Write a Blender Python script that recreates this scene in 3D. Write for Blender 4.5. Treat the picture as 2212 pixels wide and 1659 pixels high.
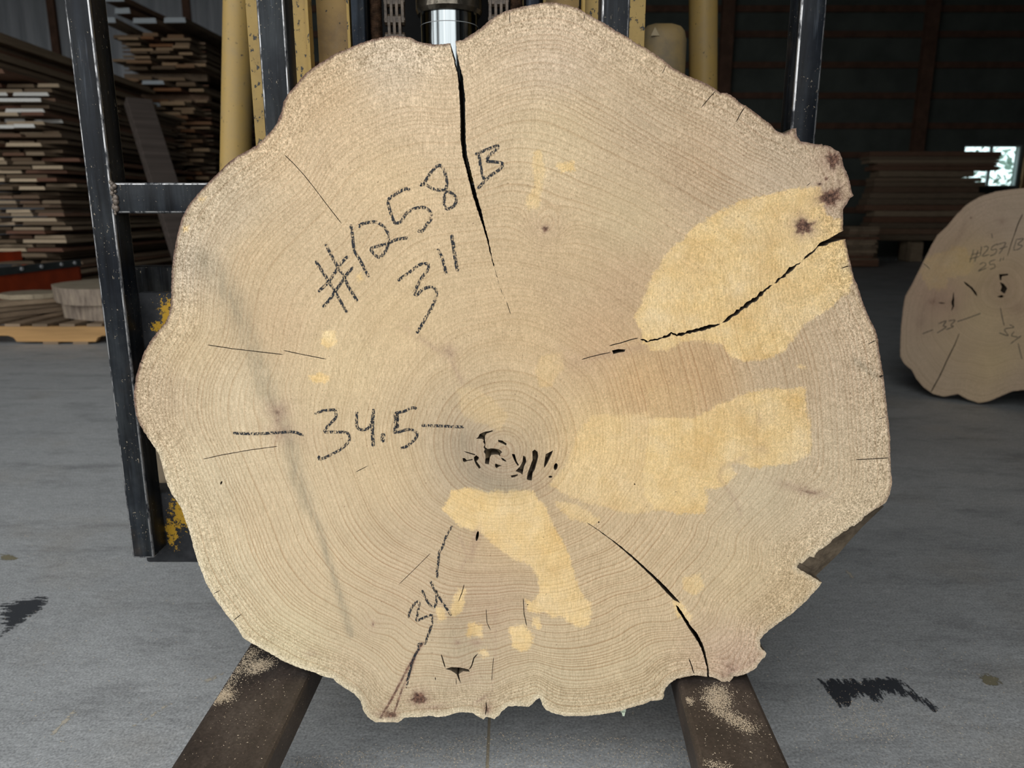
import bpy, bmesh, math, random
import numpy as np
from mathutils import Vector, Matrix
from mathutils.geometry import delaunay_2d_cdt

# ------------------------------------------------------------------ camera
F, CX, CY, PITCH, CAMZ = 1620.0, 1106.0, 829.5, math.radians(13.0), 0.76
SC = bpy.context.scene
COL = SC.collection
for o in list(bpy.data.objects):
    bpy.data.objects.remove(o)
cam_d = bpy.data.cameras.new('camera')
cam_d.sensor_fit = 'HORIZONTAL'
cam_d.sensor_width = 36.0
cam_d.lens = F / 2212.0 * 36.0
cam_d.clip_start, cam_d.clip_end = 0.02, 200
cam = bpy.data.objects.new('camera', cam_d)
cam.location = (0, 0, CAMZ)
cam.rotation_euler = (math.pi / 2 - PITCH, 0, 0)
cam_d.dof.use_dof = True
cam_d.dof.focus_distance = 0.93
cam_d.dof.aperture_fstop = 7.0
COL.objects.link(cam)
SC.camera = cam
SC.view_settings.view_transform = 'Standard'
SC.view_settings.look = 'None'
SC.view_settings.gamma = 1.0
SC.view_settings.use_curve_mapping = False
SC.view_settings.exposure = 0.0

# ------------------------------------------------------------------ overcast sky, seen through the open shed door
DOOR = (-8.6, 0.9, 0.0, 4.9, -0.30)          # x0, x1, z0, z1, y of the unseen doorway, shaped to steer the light
world = bpy.data.worlds.new('overcast_sky')
SC.world = world
world.use_nodes = True
wn = world.node_tree
wn.nodes.clear()
w_out = wn.nodes.new('ShaderNodeOutputWorld')
w_bg = wn.nodes.new('ShaderNodeBackground')
w_tc = wn.nodes.new('ShaderNodeTexCoord')
w_sep = wn.nodes.new('ShaderNodeSeparateXYZ')
w_rmp = wn.nodes.new('ShaderNodeValToRGB')
w_rmp.color_ramp.elements[0].position = 0.0
w_rmp.color_ramp.elements[0].color = (0.95, 0.97, 0.98, 1)
w_rmp.color_ramp.elements[1].position = 1.0
w_rmp.color_ramp.elements[1].color = (1.0, 1.0, 1.0, 1)
wn.links.new(w_tc.outputs['Generated'], w_sep.inputs[0])
wn.links.new(w_sep.outputs['Z'], w_rmp.inputs[0])
wn.links.new(w_rmp.outputs[0], w_bg.inputs['Color'])
w_bg.inputs['Strength'].default_value = 2.34
wn.links.new(w_bg.outputs[0], w_out.inputs['Surface'])
pd = bpy.data.lights.new('doorway_portal_offscreen', 'AREA')
pd.shape = 'RECTANGLE'
pd.size, pd.size_y = DOOR[1] - DOOR[0], DOOR[3] - DOOR[2]
pd.cycles.is_portal = True
po = bpy.data.objects.new('doorway_portal_offscreen', pd)
po.location = ((DOOR[0] + DOOR[1]) / 2, DOOR[4] - 0.05, (DOOR[2] + DOOR[3]) / 2)
po.rotation_euler = (math.pi / 2, 0, 0)
COL.objects.link(po)

# ------------------------------------------------------------------ pixels to places
def ray(px, py):
    a, b = (px - CX) / F, (CY - py) / F
    c, s = math.cos(PITCH), math.sin(PITCH)
    return np.array([a, c + b * s, -s + b * c])
CAM = np.array([0, 0, CAMZ])
def hit_y(px, py, Y):
    d = ray(px, py); return CAM + d * (Y / d[1])
def hit_z(px, py, Z):
    d = ray(px, py); return CAM + d * ((Z - CAMZ) / d[2])
def hit_plane(px, py, p0, n):
    d = ray(px, py); return CAM + d * (np.dot(n, p0 - CAM) / np.dot(n, d))
def srgb(r, g, b):
    f = lambda c: c / 12.92 if c <= 0.04045 else ((c + 0.055) / 1.055) ** 2.4
    return (f(r / 255.), f(g / 255.), f(b / 255.), 1.0)

# ------------------------------------------------------------------ object helpers
def tag(o, label=None, cat=None, group=None, kind=None):
    if label: o['label'] = label
    if cat: o['category'] = cat
    if group: o['group'] = group
    if kind: o['kind'] = kind
    return o
def empty(name, loc, label=None, cat=None, group=None, kind=None, parent=None, rot=(0, 0, 0)):
    o = bpy.data.objects.new(name, None)
    o.location = loc; o.rotation_euler = rot; o.empty_display_size = 0.05
    COL.objects.link(o)
    if parent: o.parent = parent
    return tag(o, label, cat, group, kind)
def link_mesh(name, me, mats, parent=None, loc=None, rot=None, smooth=False):
    if not isinstance(mats, (list, tuple)): mats = [mats]
    if not me.materials:
        for m in mats: me.materials.append(m)
    if smooth:
        me.polygons.foreach_set('use_smooth', [True] * len(me.polygons))
    o = bpy.data.objects.new(name, me)
    COL.objects.link(o)
    if parent is not None:
        o.parent = parent
    if loc is not None: o.location = loc
    if rot is not None: o.rotation_euler = rot
    return o
def wparent(o, parent):
    """parent while the mesh keeps its world coordinates (parent has translation only or any transform)"""
    o.parent = parent
    bpy.context.view_layer.update()
    o.matrix_parent_inverse = parent.matrix_world.inverted()
    return o
class MB:
    def __init__(self): self.v, self.f, self.mi = [], [], []
    def add(self, vs, fs, mi=0):
        n = len(self.v); self.v += [tuple(map(float, p)) for p in vs]
        for f in fs:
            self.f.append(tuple(i + n for i in f)); self.mi.append(mi)
        return self
    def box(self, a, b, mi=0, bev=0.0, edge=None):
        (x0, y0, z0), (x1, y1, z1) = a, b
        if x0 > x1: x0, x1 = x1, x0
        if y0 > y1: y0, y1 = y1, y0
        if z0 > z1: z0, z1 = z1, z0
        if bev <= 0:
            vs = [(x, y, z) for z in (z0, z1) for y in (y0, y1) for x in (x0, x1)]
            return self.add(vs, [(0, 2, 3, 1), (4, 5, 7, 6), (0, 1, 5, 4), (2, 6, 7, 3), (0, 4, 6, 2), (1, 3, 7, 5)], mi)
        bm = bmesh.new()
        bmesh.ops.create_cube(bm, size=1.0)
        bmesh.ops.scale(bm, vec=(x1 - x0, y1 - y0, z1 - z0), verts=bm.verts)
        bmesh.ops.translate(bm, vec=((x0 + x1) / 2, (y0 + y1) / 2, (z0 + z1) / 2), verts=bm.verts)
        bmesh.ops.bevel(bm, geom=list(bm.edges), offset=bev, segments=3, profile=0.5, affect='EDGES')
        bm.verts.index_update()
        bm.normal_update()
        n0 = len(self.mi)
        self.add([v.co[:] for v in bm.verts], [[v.index for v in f.verts] for f in bm.faces], mi)
        if edge is not None:
            for k, f in enumerate(bm.faces):
                if max(abs(c) for c in f.normal) < 0.97: self.mi[n0 + k] = edge
        bm.free(); return self
    def tube(self, p, q, r0, r1=None, n=24, caps=True, mi=0):
        p, q = Vector(p), Vector(q); r1 = r0 if r1 is None else r1
        d = (q - p).normalized(); u = d.orthogonal().normalized(); w = d.cross(u)
        vs = []
        for c, r in ((p, r0), (q, r1)):
            for i in range(n):
                a = 2 * math.pi * i / n
                vs.append(c + (u * math.cos(a) + w * math.sin(a)) * r)
        fs = [(i, (i + 1) % n, n + (i + 1) % n, n + i) for i in range(n)]
        if caps: fs += [tuple(range(n))[::-1], tuple(range(n, 2 * n))]
        return self.add(vs, fs, mi)
    def prism(self, poly, lift):
        """poly: list of 3D points, lift: 3D vector"""
        n = len(poly); l = np.array(lift)
        vs = [np.array(p) for p in poly] + [np.array(p) + l for p in poly]
        return self.add(vs, [tuple(range(n)), tuple(range(2 * n - 1, n - 1, -1))] + [(i, (i + 1) % n, n + (i + 1) % n, n + i) for i in range(n)])
    def mesh(self, name='m'):
        me = bpy.data.meshes.new(name)
        me.from_pydata(self.v, [], self.f)
        if any(self.mi): me.polygons.foreach_set('material_index', self.mi)
        bm = bmesh.new(); bm.from_mesh(me)
        bmesh.ops.recalc_face_normals(bm, faces=bm.faces)
        bm.to_mesh(me); bm.free()
        return me
    def obj(self, name, mats, parent=None, smooth=False, **k):
        """vertices are in world space; the object hangs under its parent without moving"""
        o = link_mesh(name, self.mesh(name), mats, None, smooth=smooth)
        if smooth:
            try: o.data.set_sharp_from_angle(angle=math.radians(40))
            except Exception: pass
        if parent is not None: wparent(o, parent)
        return tag(o, **k) if k else o

# ------------------------------------------------------------------ material helpers
class NG:
    def __init__(self, name):
        self.mat = bpy.data.materials.new(name); self.mat.use_nodes = True
        self.nt = self.mat.node_tree; self.nt.nodes.clear()
        self.out = self.nt.nodes.new('ShaderNodeOutputMaterial')
        self.bsdf = self.nt.nodes.new('ShaderNodeBsdfPrincipled')
        self.nt.links.new(self.bsdf.outputs[0], self.out.inputs['Surface'])
        self._oc = None
    def node(self, t, **kw):
        n = self.nt.nodes.new(t)
        for k, v in kw.items(): setattr(n, k, v)
        return n
    def put(self, sock, v):
        if isinstance(v, bpy.types.NodeSocket): self.nt.links.new(v, sock)
        elif isinstance(v, (tuple, list)) and len(v) == 3 and sock.type == 'RGBA': sock.default_value = (*v, 1)
        else: sock.default_value = v
    def m(self, op, a, b=0.0, c=None, clamp=False):
        n = self.node('ShaderNodeMath', operation=op, use_clamp=clamp)
        self.put(n.inputs[0], a); self.put(n.inputs[1], b)
        if c is not None: self.put(n.inputs[2], c)
        return n.outputs[0]
    def mix(self, f, a, b, blend='MIX'):
        n = self.node('ShaderNodeMix', data_type='RGBA', blend_type=blend)
        self.put(n.inputs[0], f); self.put(n.inputs[6], a); self.put(n.inputs[7], b)
        return n.outputs[2]
    def step(self, v, lo, hi):
        n = self.node('ShaderNodeMapRange', interpolation_type='SMOOTHSTEP')
        self.put(n.inputs[0], v); n.inputs[1].default_value = lo; n.inputs[2].default_value = hi
        n.inputs[3].default_value = 0; n.inputs[4].default_value = 1
        return n.outputs[0]
    def remap(self, v, a, b, c, d):
        n = self.node('ShaderNodeMapRange'); n.clamp = True
        self.put(n.inputs[0], v)
        for i, x in enumerate((a, b, c, d)): n.inputs[i + 1].default_value = x
        return n.outputs[0]
    def ramp(self, f, stops, interp='LINEAR'):
        n = self.node('ShaderNodeValToRGB'); e = n.color_ramp.elements
        n.color_ramp.interpolation = interp
        while len(e) < len(stops): e.new(0.5)
        for el, (p, c) in zip(e, stops):
            el.position = p; el.color = c if len(c) == 4 else (*c, 1)
        self.put(n.inputs[0], f)
        return n.outputs[0]
    def oc(self):
        if self._oc is None: self._oc = self.node('ShaderNodeTexCoord').outputs['Object']
        return self._oc
    def mapv(self, v=None, scale=(1, 1, 1), rot=(0, 0, 0), loc=(0, 0, 0)):
        n = self.node('ShaderNodeMapping')
        self.put(n.inputs[0], self.oc() if v is None else v)
        n.inputs['Scale'].default_value = scale; n.inputs['Rotation'].default_value = rot; n.inputs['Location'].default_value = loc
        return n.outputs[0]
    def noise(self, scale, detail=3, rough=0.55, v=None, dist=0.0, color=False, dim='3D'):
        n = self.node('ShaderNodeTexNoise', noise_dimensions=dim)
        if dim == '1D': self.put(n.inputs['W'], v)
        else: self.put(n.inputs['Vector'], self.oc() if v is None else v)
        n.inputs['Scale'].default_value = scale; n.inputs['Detail'].default_value = detail
        n.inputs['Roughness'].default_value = rough; n.inputs['Distortion'].default_value = dist
        return n.outputs[1] if color else n.outputs[0]
    def voro(self, scale, v=None, feature='F1', rnd=1.0):
        n = self.node('ShaderNodeTexVoronoi', feature=feature)
        self.put(n.inputs['Vector'], self.oc() if v is None else v); n.inputs['Scale'].default_value = scale
        n.inputs['Randomness'].default_value = rnd
        return n
    def attr(self, name):
        n = self.node('ShaderNodeAttribute', attribute_name=name); return n
    def rnd(self):
        return self.node('ShaderNodeObjectInfo').outputs['Random']
    def bump(self, h, strength=0.3, dist=0.002):
        n = self.node('ShaderNodeBump'); n.inputs['Strength'].default_value = strength; n.inputs['Distance'].default_value = dist
        self.put(n.inputs['Height'], h); self.nt.links.new(n.outputs[0], self.bsdf.inputs['Normal'])
    def done(self, col, rough=0.6, metal=0.0, spec=None):
        self.put(self.bsdf.inputs['Base Color'], col); self.put(self.bsdf.inputs['Roughness'], rough)
        self.put(self.bsdf.inputs['Metallic'], metal)
        if spec is not None: self.bsdf.inputs['Specular IOR Level'].default_value = spec
        return self.mat
    def alpha(self, a):
        self.put(self.bsdf.inputs['Alpha'], a)

def mat_plain(name, col, rough=0.6, var=0.15, scale=30, metal=0.0, bump=0.1, spec=None):
    g = NG(name); n = g.noise(scale, 4)
    c = g.mix(1.0, col, g.ramp(n, [(0.3, (1 - var,) * 3), (0.7, (1 + var,) * 3)]), 'MULTIPLY')
    g.bump(n, bump, 0.003)
    return g.done(c, rough, metal, spec)

# steel painted black, blue-black sheen, scratches and clinging sawdust
def mat_black_steel(name, base=(0.0065, 0.0085, 0.012), dust=1.0, scr=1.0, spec=0.14):
    g = NG(name)
    n1 = g.noise(9, 5, 0.65); n2 = g.noise(1.0, 3, 0.6, g.mapv(scale=(160, 160, 9)))
    c = g.mix(g.step(n1, 0.35, 0.7), base, (base[0] * 2.8 + .006, base[1] * 2.6 + .006, base[2] * 2.1 + .006))
    c = g.mix(g.m('MULTIPLY', g.step(n2, 0.6, 0.8), 0.30 * scr), c, (0.13, 0.15, 0.18))
    n5 = g.noise(1.0, 4, 0.6, g.mapv(scale=(95, 95, 7), loc=(2, 2, 2)))
    c = g.mix(1.0, c, g.ramp(n5, [(0.32, (0.38,) * 3), (0.68, (1.6,) * 3)]), 'MULTIPLY')
    n3 = g.noise(5, 5, 0.7, g.mapv(loc=(3, 1, 7)))
    c = g.mix(g.m('MULTIPLY', g.step(n3, 0.55, 0.75), 0.45), c, (0.075, 0.055, 0.038))
    fl = g.m('MULTIPLY', g.step(g.noise(330, 2, 0.5), 0.675, 0.73), g.step(g.noise(26, 3, 0.6), 0.42, 0.62))
    fl2 = g.m('MULTIPLY', g.step(g.noise(1.0, 2, 0.5, g.mapv(scale=(420, 420, 130), rot=(0.4, 0.7, 0.3))), 0.685, 0.75), g.step(g.noise(17, 3, 0.6, g.mapv(loc=(5, 5, 5))), 0.45, 0.65))
    d = g.m('MULTIPLY', g.m('MAXIMUM', fl, fl2), dust, clamp=True)
    c = g.mix(g.m('MULTIPLY', d, 0.75), c, (0.34, 0.29, 0.22))
    g.bump(n1, 0.12, 0.002)
    r = g.m('ADD', g.remap(n1, 0.3, 0.7, 0.30, 0.5), g.m('MULTIPLY', d, 0.4))
    return g.done(c, r, 0.0, spec)
def mat_yellow(name, base, dirt=0.5, chips=0.0, dirtcol=(0.16, 0.10, 0.045)):
    g = NG(name)
    n1 = g.noise(14, 5, 0.65); n2 = g.noise(55, 5, 0.7)
    c = g.mix(g.m('MULTIPLY', g.step(n1, 0.4, 0.7), dirt), base, dirtcol)
    c = g.mix(g.m('MULTIPLY', g.step(n2, 0.5, 0.75), 0.35 * dirt), c, (0.25, 0.2, 0.13))
    if chips:
        n3 = g.noise(125, 5, 0.66, g.mapv(scale=(1, 1, 0.7)))
        ch = g.step(n3, 0.66 - 0.14 * chips, 0.69 - 0.14 * chips)
        c = g.mix(ch, c, (0.035, 0.037, 0.036))
        g.bump(g.m('SUBTRACT', 1.0, ch), 0.4, 0.0008)
    return g.done(c, 0.5, 0, 0.4)
def mat_concrete():
    g = NG('polished_concrete')
    v = g.mapv(scale=(1, 1, 1))
    n1 = g.noise(1.1, 6, 0.62, v); n2 = g.noise(7, 6, 0.65, g.mapv(scale=(0.55, 1.5, 1), rot=(0, 0, 0.35)))
    n3 = g.noise(260, 3, 0.6); n4 = g.noise(28, 5, 0.7, g.mapv(scale=(0.5, 1.6, 1), rot=(0, 0, 0.5)))
    c = g.ramp(n1, [(0.3, (0.33, 0.345, 0.35)), (0.5, (0.385, 0.40, 0.405)), (0.72, (0.45, 0.465, 0.468))])
    c = g.mix(g.m('MULTIPLY', g.step(n2, 0.45, 0.78), 0.8), c, (0.20, 0.206, 0.208))
    c = g.mix(g.m('MULTIPLY', g.step(n4, 0.55, 0.75), 0.5), c, (0.52, 0.535, 0.54))
    c = g.mix(g.m('MULTIPLY', g.step(g.noise(3.1, 5, 0.6, g.mapv(loc=(4, 2, 0))), 0.5, 0.75), 0.35), c, (0.32, 0.285, 0.235))
    c = g.mix(1.0, c, g.ramp(n3, [(0.25, (0.55,) * 3), (0.75, (1.45,) * 3)]), 'MULTIPLY')
    n6 = g.noise(60, 5, 0.75, g.mapv(scale=(0.6, 1.5, 1), rot=(0, 0, 0.4), loc=(6, 1, 0)))
    c = g.mix(1.0, c, g.ramp(n6, [(0.3, (0.80,) * 3), (0.7, (1.18,) * 3)]), 'MULTIPLY')
    sp = g.m('MULTIPLY', g.step(g.noise(430, 1, 0.5, g.mapv(loc=(9, 0, 0))), 0.735, 0.77), g.step(g.noise(5, 3), 0.42, 0.6))
    c = g.mix(g.m('MULTIPLY', sp, 0.7), c, (0.48, 0.42, 0.31))
    g.bump(n3, 0.06, 0.002)
    return g.done(c, g.remap(n2, 0.3, 0.7, 0.42, 0.62), 0, 0.35)
def mat_board(name, dark, light, end=False, red=None, skew=False):
    g = NG(name); r = g.rnd()
    gr = g.noise(1.0, 5, 0.6, g.mapv(scale=(1.2, 22, 22) if not end else (30, 30, 30)))
    c = g.mix(g.m('POWER', r, 2.6) if skew else r, dark, light)
    if red: c = g.mix(g.step(g.m('FRACT', g.m('MULTIPLY', r, 7.31)), 0.55, 0.9), c, red)
    c = g.mix(1.0, c, g.ramp(gr, [(0.25, (0.55,) * 3), (0.75, (1.4,) * 3)]), 'MULTIPLY')
    g.bump(gr, 0.25, 0.004)
    return g.done(c, 0.8, 0, 0.2)

M = {}
M['black'] = mat_black_steel('black_painted_steel')
M['black_light'] = mat_black_steel('blue_black_worn_steel', (0.010, 0.014, 0.022), 0.7, 1.2, 0.07)
M['carriage'] = mat_black_steel('dusty_black_carriage_steel', (0.010, 0.011, 0.012), 1.0, 0.8, 0.10)
M['fork'] = None
M['yellow'] = mat_yellow('dusty_yellow_paint', (0.46, 0.30, 0.075), 0.45, 0.30)
M['yellow_pipe'] = mat_yellow('aged_yellow_pipe_paint', (0.42, 0.28, 0.088), 0.45, 0.12, (0.30, 0.23, 0.13))
M['yellow_chip'] = mat_yellow('chipped_yellow_paint', (0.42, 0.28, 0.08), 0.45, 0.62)
M['yellow_dirty'] = mat_yellow('brown_stained_yellow_paint', (0.34, 0.215, 0.065), 0.75, 0.12, (0.17, 0.105, 0.045))
M['tank'] = mat_yellow('faded_beige_yellow_paint', (0.37, 0.26, 0.11), 0.7, 0.0, (0.17, 0.145, 0.10))
M['concrete'] = mat_concrete()

# ================================================================== SETTING: the shed
XL, XR, YB, ZC = -9.4, 14.0, 13.4, 6.2
DX0, DX1, DZ0, DZ1, DY = DOOR
M['liner'] = mat_plain('green_grey_insulation', (0.085, 0.098, 0.085), 0.9, 0.3, 1.5)
M['girt'] = mat_plain('red_brown_girt_wood', (0.13, 0.068, 0.042), 0.85, 0.3, 6)
M['ceiling'] = mat_plain('dark_ceiling_liner', (0.06, 0.06, 0.06), 0.9, 0.1, 2)
M['shed_wall'] = mat_plain('grey_steel_liner', (0.085, 0.085, 0.085), 0.8, 0.1, 2)
def structure(name, mb, mat, **k):
    return mb.obj(name, mat, kind='structure', **k)

# concrete floor cast in bays with sawn control joints
JY = float(hit_z(80, 843, 0)[1]); JX = float(hit_z(1055, 1600, 0)[0])
floor = empty('floor', (0, 0, 0), kind='structure')
gap = 0.0022
for xa, xb in ((XL, JX - gap), (JX + gap, XR)):
    for ya, yb in ((DY - 0.2, JY - gap), (JY + gap, YB)):
        MB().box((xa, ya, -0.15), (xb, yb, 0.0)).obj('floor_bay', M['concrete'], floor)
MB().box((JX - gap, DY - 0.2, -0.15), (JX + gap, YB, -0.0006)).box((XL, JY - gap, -0.15), (XR, JY + gap, -0.0006)).obj(
    'joint_filler', mat_plain('tan_dust_in_joint', (0.30, 0.26, 0.19), 0.9), floor)

# walls and ceiling
wy0, wy1, wz0, wz1 = YB, YB + 0.18, 0, 0
WA = hit_y(2084, 313, YB); WB = hit_y(2194, 404, YB)
wx0, wx1, wzt, wzb = float(WA[0]), float(WB[0]) + 0.02, float(WA[2]), float(WB[2])
wb = MB()
wb.box((XL, YB, 0), (wx0, YB + 0.18, ZC)).box((wx1, YB, 0), (XR, YB + 0.18, ZC))
wb.box((wx0, YB, 0), (wx1, YB + 0.18, wzb)).box((wx0, YB, wzt), (wx1, YB + 0.18, ZC))
wall_back = structure('wall_back', wb, M['liner'])
gy = [20, 75, 141, 207, 272, 335]
zg = [float(hit_y(1900, y, YB)[2]) for y in gy]
dz = (zg[0] - zg[-1]) / (len(zg) - 1)
allz = [zg[0] + dz * k for k in range(1, 7)] + zg + [zg[-1] - dz * k for k in (1, 2)]
for z in allz:
    if 0.1 < z < ZC - 0.1:
        b = MB()
        segs = [(XL + 0.2, XR)] if not (wzb - 0.07 < z < wzt + 0.07) else [(XL + 0.2, wx0 - 0.03), (wx1 + 0.03, XR)]
        for a, c in segs:
            MB().box((a, YB - 0.045, z - 0.05), (c, YB, z + 0.05)).obj('girt', M['girt'], wall_back)
for px in (1990, 1560, 2290, 2600):
    X = float(hit_y(px, 180, YB)[0])
    MB().box((X - 0.10, YB - 0.16, 0), (X + 0.10, YB - 0.045, ZC)).obj('post', M['girt'], wall_back)
# window of two panes in the far wall
M['win_frame'] = mat_plain('grey_window_frame', (0.30, 0.33, 0.34), 0.5)
M['trim_wood'] = mat_plain('amber_window_trim', (0.30, 0.15, 0.05), 0.6)
win = empty('window_1', (wx0, YB, wzb), kind='structure')
t = 0.028
MB().box((wx0, YB + 0.02, wzb), (wx0 + t, YB + 0.1, wzt)).obj('frame', M['win_frame'], win)
MB().box((wx1 - t, YB + 0.02, wzb), (wx1, YB + 0.1, wzt)).obj('frame', M['win_frame'], win)
MB().box((wx0 + t, YB + 0.02, wzb), (wx1 - t, YB + 0.1, wzb + t)).obj('frame', M['win_frame'], win)
MB().box((wx0 + t, YB + 0.02, wzt - t), (wx1 - t, YB + 0.1, wzt)).obj('frame', M['win_frame'], win)
xm = (wx0 + wx1) / 2
MB().box((xm - 0.02, YB + 0.03, wzb + t), (xm + 0.02, YB + 0.08, wzt - t)).obj('mullion', M['win_frame'], win)
g = NG('window_glass'); gl = g.node('ShaderNodeBsdfTransparent'); gl.inputs[0].default_value = (0.86, 0.97, 0.97, 1)
gs = g.node('ShaderNodeBsdfGlossy'); gs.inputs['Roughness'].default_value = 0.05
mx = g.node('ShaderNodeMixShader'); mx.inputs[0].default_value = 0.06
g.nt.links.new(gl.outputs[0], mx.inputs[1]); g.nt.links.new(gs.outputs[0], mx.inputs[2]); g.nt.links.new(mx.outputs[0], g.out.inputs[0])
for a, c in ((wx0 + t, xm - 0.02), (xm + 0.02, wx1 - t)):
    MB().box((a, YB + 0.05, wzb + t), (c, YB + 0.056, wzt - t)).obj('pane', g.mat, win)
MB().box((wx1 + 0.03, YB - 0.07, wzb - 0.3), (wx1 + 0.12, YB - 0.02, wzt + 0.25)).obj('trim_1', M['trim_wood'], kind='structure')

MB_l = MB().box((XL - 0.15, DY, 0), (XL, YB + 0.18, ZC))
wall_left = structure('wall_left', MB_l, M['shed_wall'])
wall_right = structure('wall_right', MB().box((XR, DY, 0), (XR + 0.15, YB + 0.18, ZC)), M['ceiling'])
fw = MB().box((XL - 0.15, DY - 0.2, 0), (DX0, DY, ZC)).box((DX1, DY - 0.2, 0), (XR + 0.15, DY, ZC)).box((DX0, DY - 0.2, DZ1), (DX1, DY, ZC))
structure('wall_front', fw, M['ceiling'])  # unseen wall, its door opening sized to keep the right side dim
structure('ceiling', MB().box((XL - 0.15, DY - 0.2, ZC), (XR + 0.15, YB + 0.18, ZC + 0.12)), M['ceiling'])
# ground outside the door and behind the far wall
structure('ground_yard', MB().box((-40, -60, -0.25), (40, DY - 0.2, -0.03)), mat_plain('grey_gravel', (0.16, 0.155, 0.145), 0.95, 0.2, 3))
structure('ground_field', MB().box((-30, YB + 0.18, -0.25), (60, 60, -0.03)), mat_plain('green_field', (0.10, 0.14, 0.05), 0.95, 0.3, 1))

# ================================================================== SLABS: cross-cut log discs with rings, checks and cavities
def P(s, ox=0.0, oy=0.0, k=1.0):
    """'x,y x,y' -> points, with the offset and scale of the crop they were read from"""
    return [(ox + float(a.split(',')[0]) / k, oy + float(a.split(',')[1]) / k) for a in s.split()]
def resample(pts, step, closed=True):
    out = []; n = len(pts)
    for i in range(n if closed else n - 1):
        a, b = np.array(pts[i]), np.array(pts[(i + 1) % n])
        k = max(1, int(np.hypot(*(b - a)) / step + 0.5))
        for j in range(k): out.append(tuple(a + (b - a) * j / k))
    if not closed: out.append(tuple(pts[-1]))
    return out
def smooth_curve(pts, n=6):
    p = [np.array(q, float) for q in pts]
    if len(p) < 3: return resample(pts, 3, False)
    p = [2 * p[0] - p[1]] + p + [2 * p[-1] - p[-2]]
    out = []
    for i in range(1, len(p) - 2):
        for j in range(n):
            t = j / n; a, b, c, d = p[i - 1:i + 3]
            out.append(tuple(0.5 * (2 * b + (c - a) * t + (2 * a - 5 * b + 4 * c - d) * t * t + (3 * b - a - 3 * c + d) * t ** 3)))
    out.append(tuple(p[-2]))
    return out
def seg_dist(q, pts, closed=True):
    """distance of points q (n,2) to a polyline"""
    p = np.array(pts, float); e = np.roll(p, -1, 0) if closed else p[1:]
    s = p if closed else p[:-1]
    best = np.full(len(q), 1e9)
    for a, b in zip(s, e):
        d = b - a; L = max(1e-9, d @ d)
        t = np.clip(((q - a) @ d) / L, 0, 1)
        v = q - a - t[:, None] * d
        np.minimum(best, v[:, 0] ** 2 + v[:, 1] ** 2, out=best)
    return np.sqrt(best)
def inside(q, pts):
    p = np.array(pts, float); r = np.roll(p, -1, 0); res = np.zeros(len(q), bool)
    x, y = q[:, 0], q[:, 1]
    for (x0, y0), (x1, y1) in zip(p, r):
        if y0 == y1: continue
        c = ((y0 > y) != (y1 > y)) & (x < (x1 - x0) * (y - y0) / (y1 - y0) + x0)
        res ^= c
    return res
def slit(pts, w, rng, rag=0.0):
    """a thin opening along pts; w: one width for each point"""
    if not isinstance(w, (list, tuple)): w = [w] * len(pts)
    fine = resample(pts, 5, False)
    cum = np.concatenate([[0], np.cumsum([math.dist(a, b) for a, b in zip(pts, pts[1:])])])
    cf = np.concatenate([[0], np.cumsum([math.dist(a, b) for a, b in zip(fine, fine[1:])])])
    ww = np.interp(cf, cum, w); A, B = [], []
    for i, p in enumerate(fine):
        a = np.array(fine[max(0, i - 1)]); b = np.array(fine[min(len(fine) - 1, i + 1)])
        d = b - a; d = d / max(1e-6, np.hypot(*d)); nrm = np.array([-d[1], d[0]])
        h = max(0.25, ww[i] / 2)
        j1, j2 = rng.uniform(-rag, rag), rng.uniform(-rag, rag)
        if i in (0, len(fine) - 1): h = 0.15; j1 = j2 = 0
        A.append(tuple(np.array(p) + nrm * max(0.12, h + j1))); B.append(tuple(np.array(p) - nrm * max(0.12, h + j2)))
    return A + B[::-1]
def idw(q, samples, power=3.0):
    s = np.array(samples, float); num = np.zeros((len(q), s.shape[1] - 2)); den = np.zeros(len(q))
    for row in s:
        d2 = (q[:, 0] - row[0]) ** 2 + (q[:, 1] - row[1]) ** 2 + 40.0 ** 2
        w = d2 ** (-power / 2); num += w[:, None] * row[2:]; den += w
    return num / den[:, None]

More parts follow.
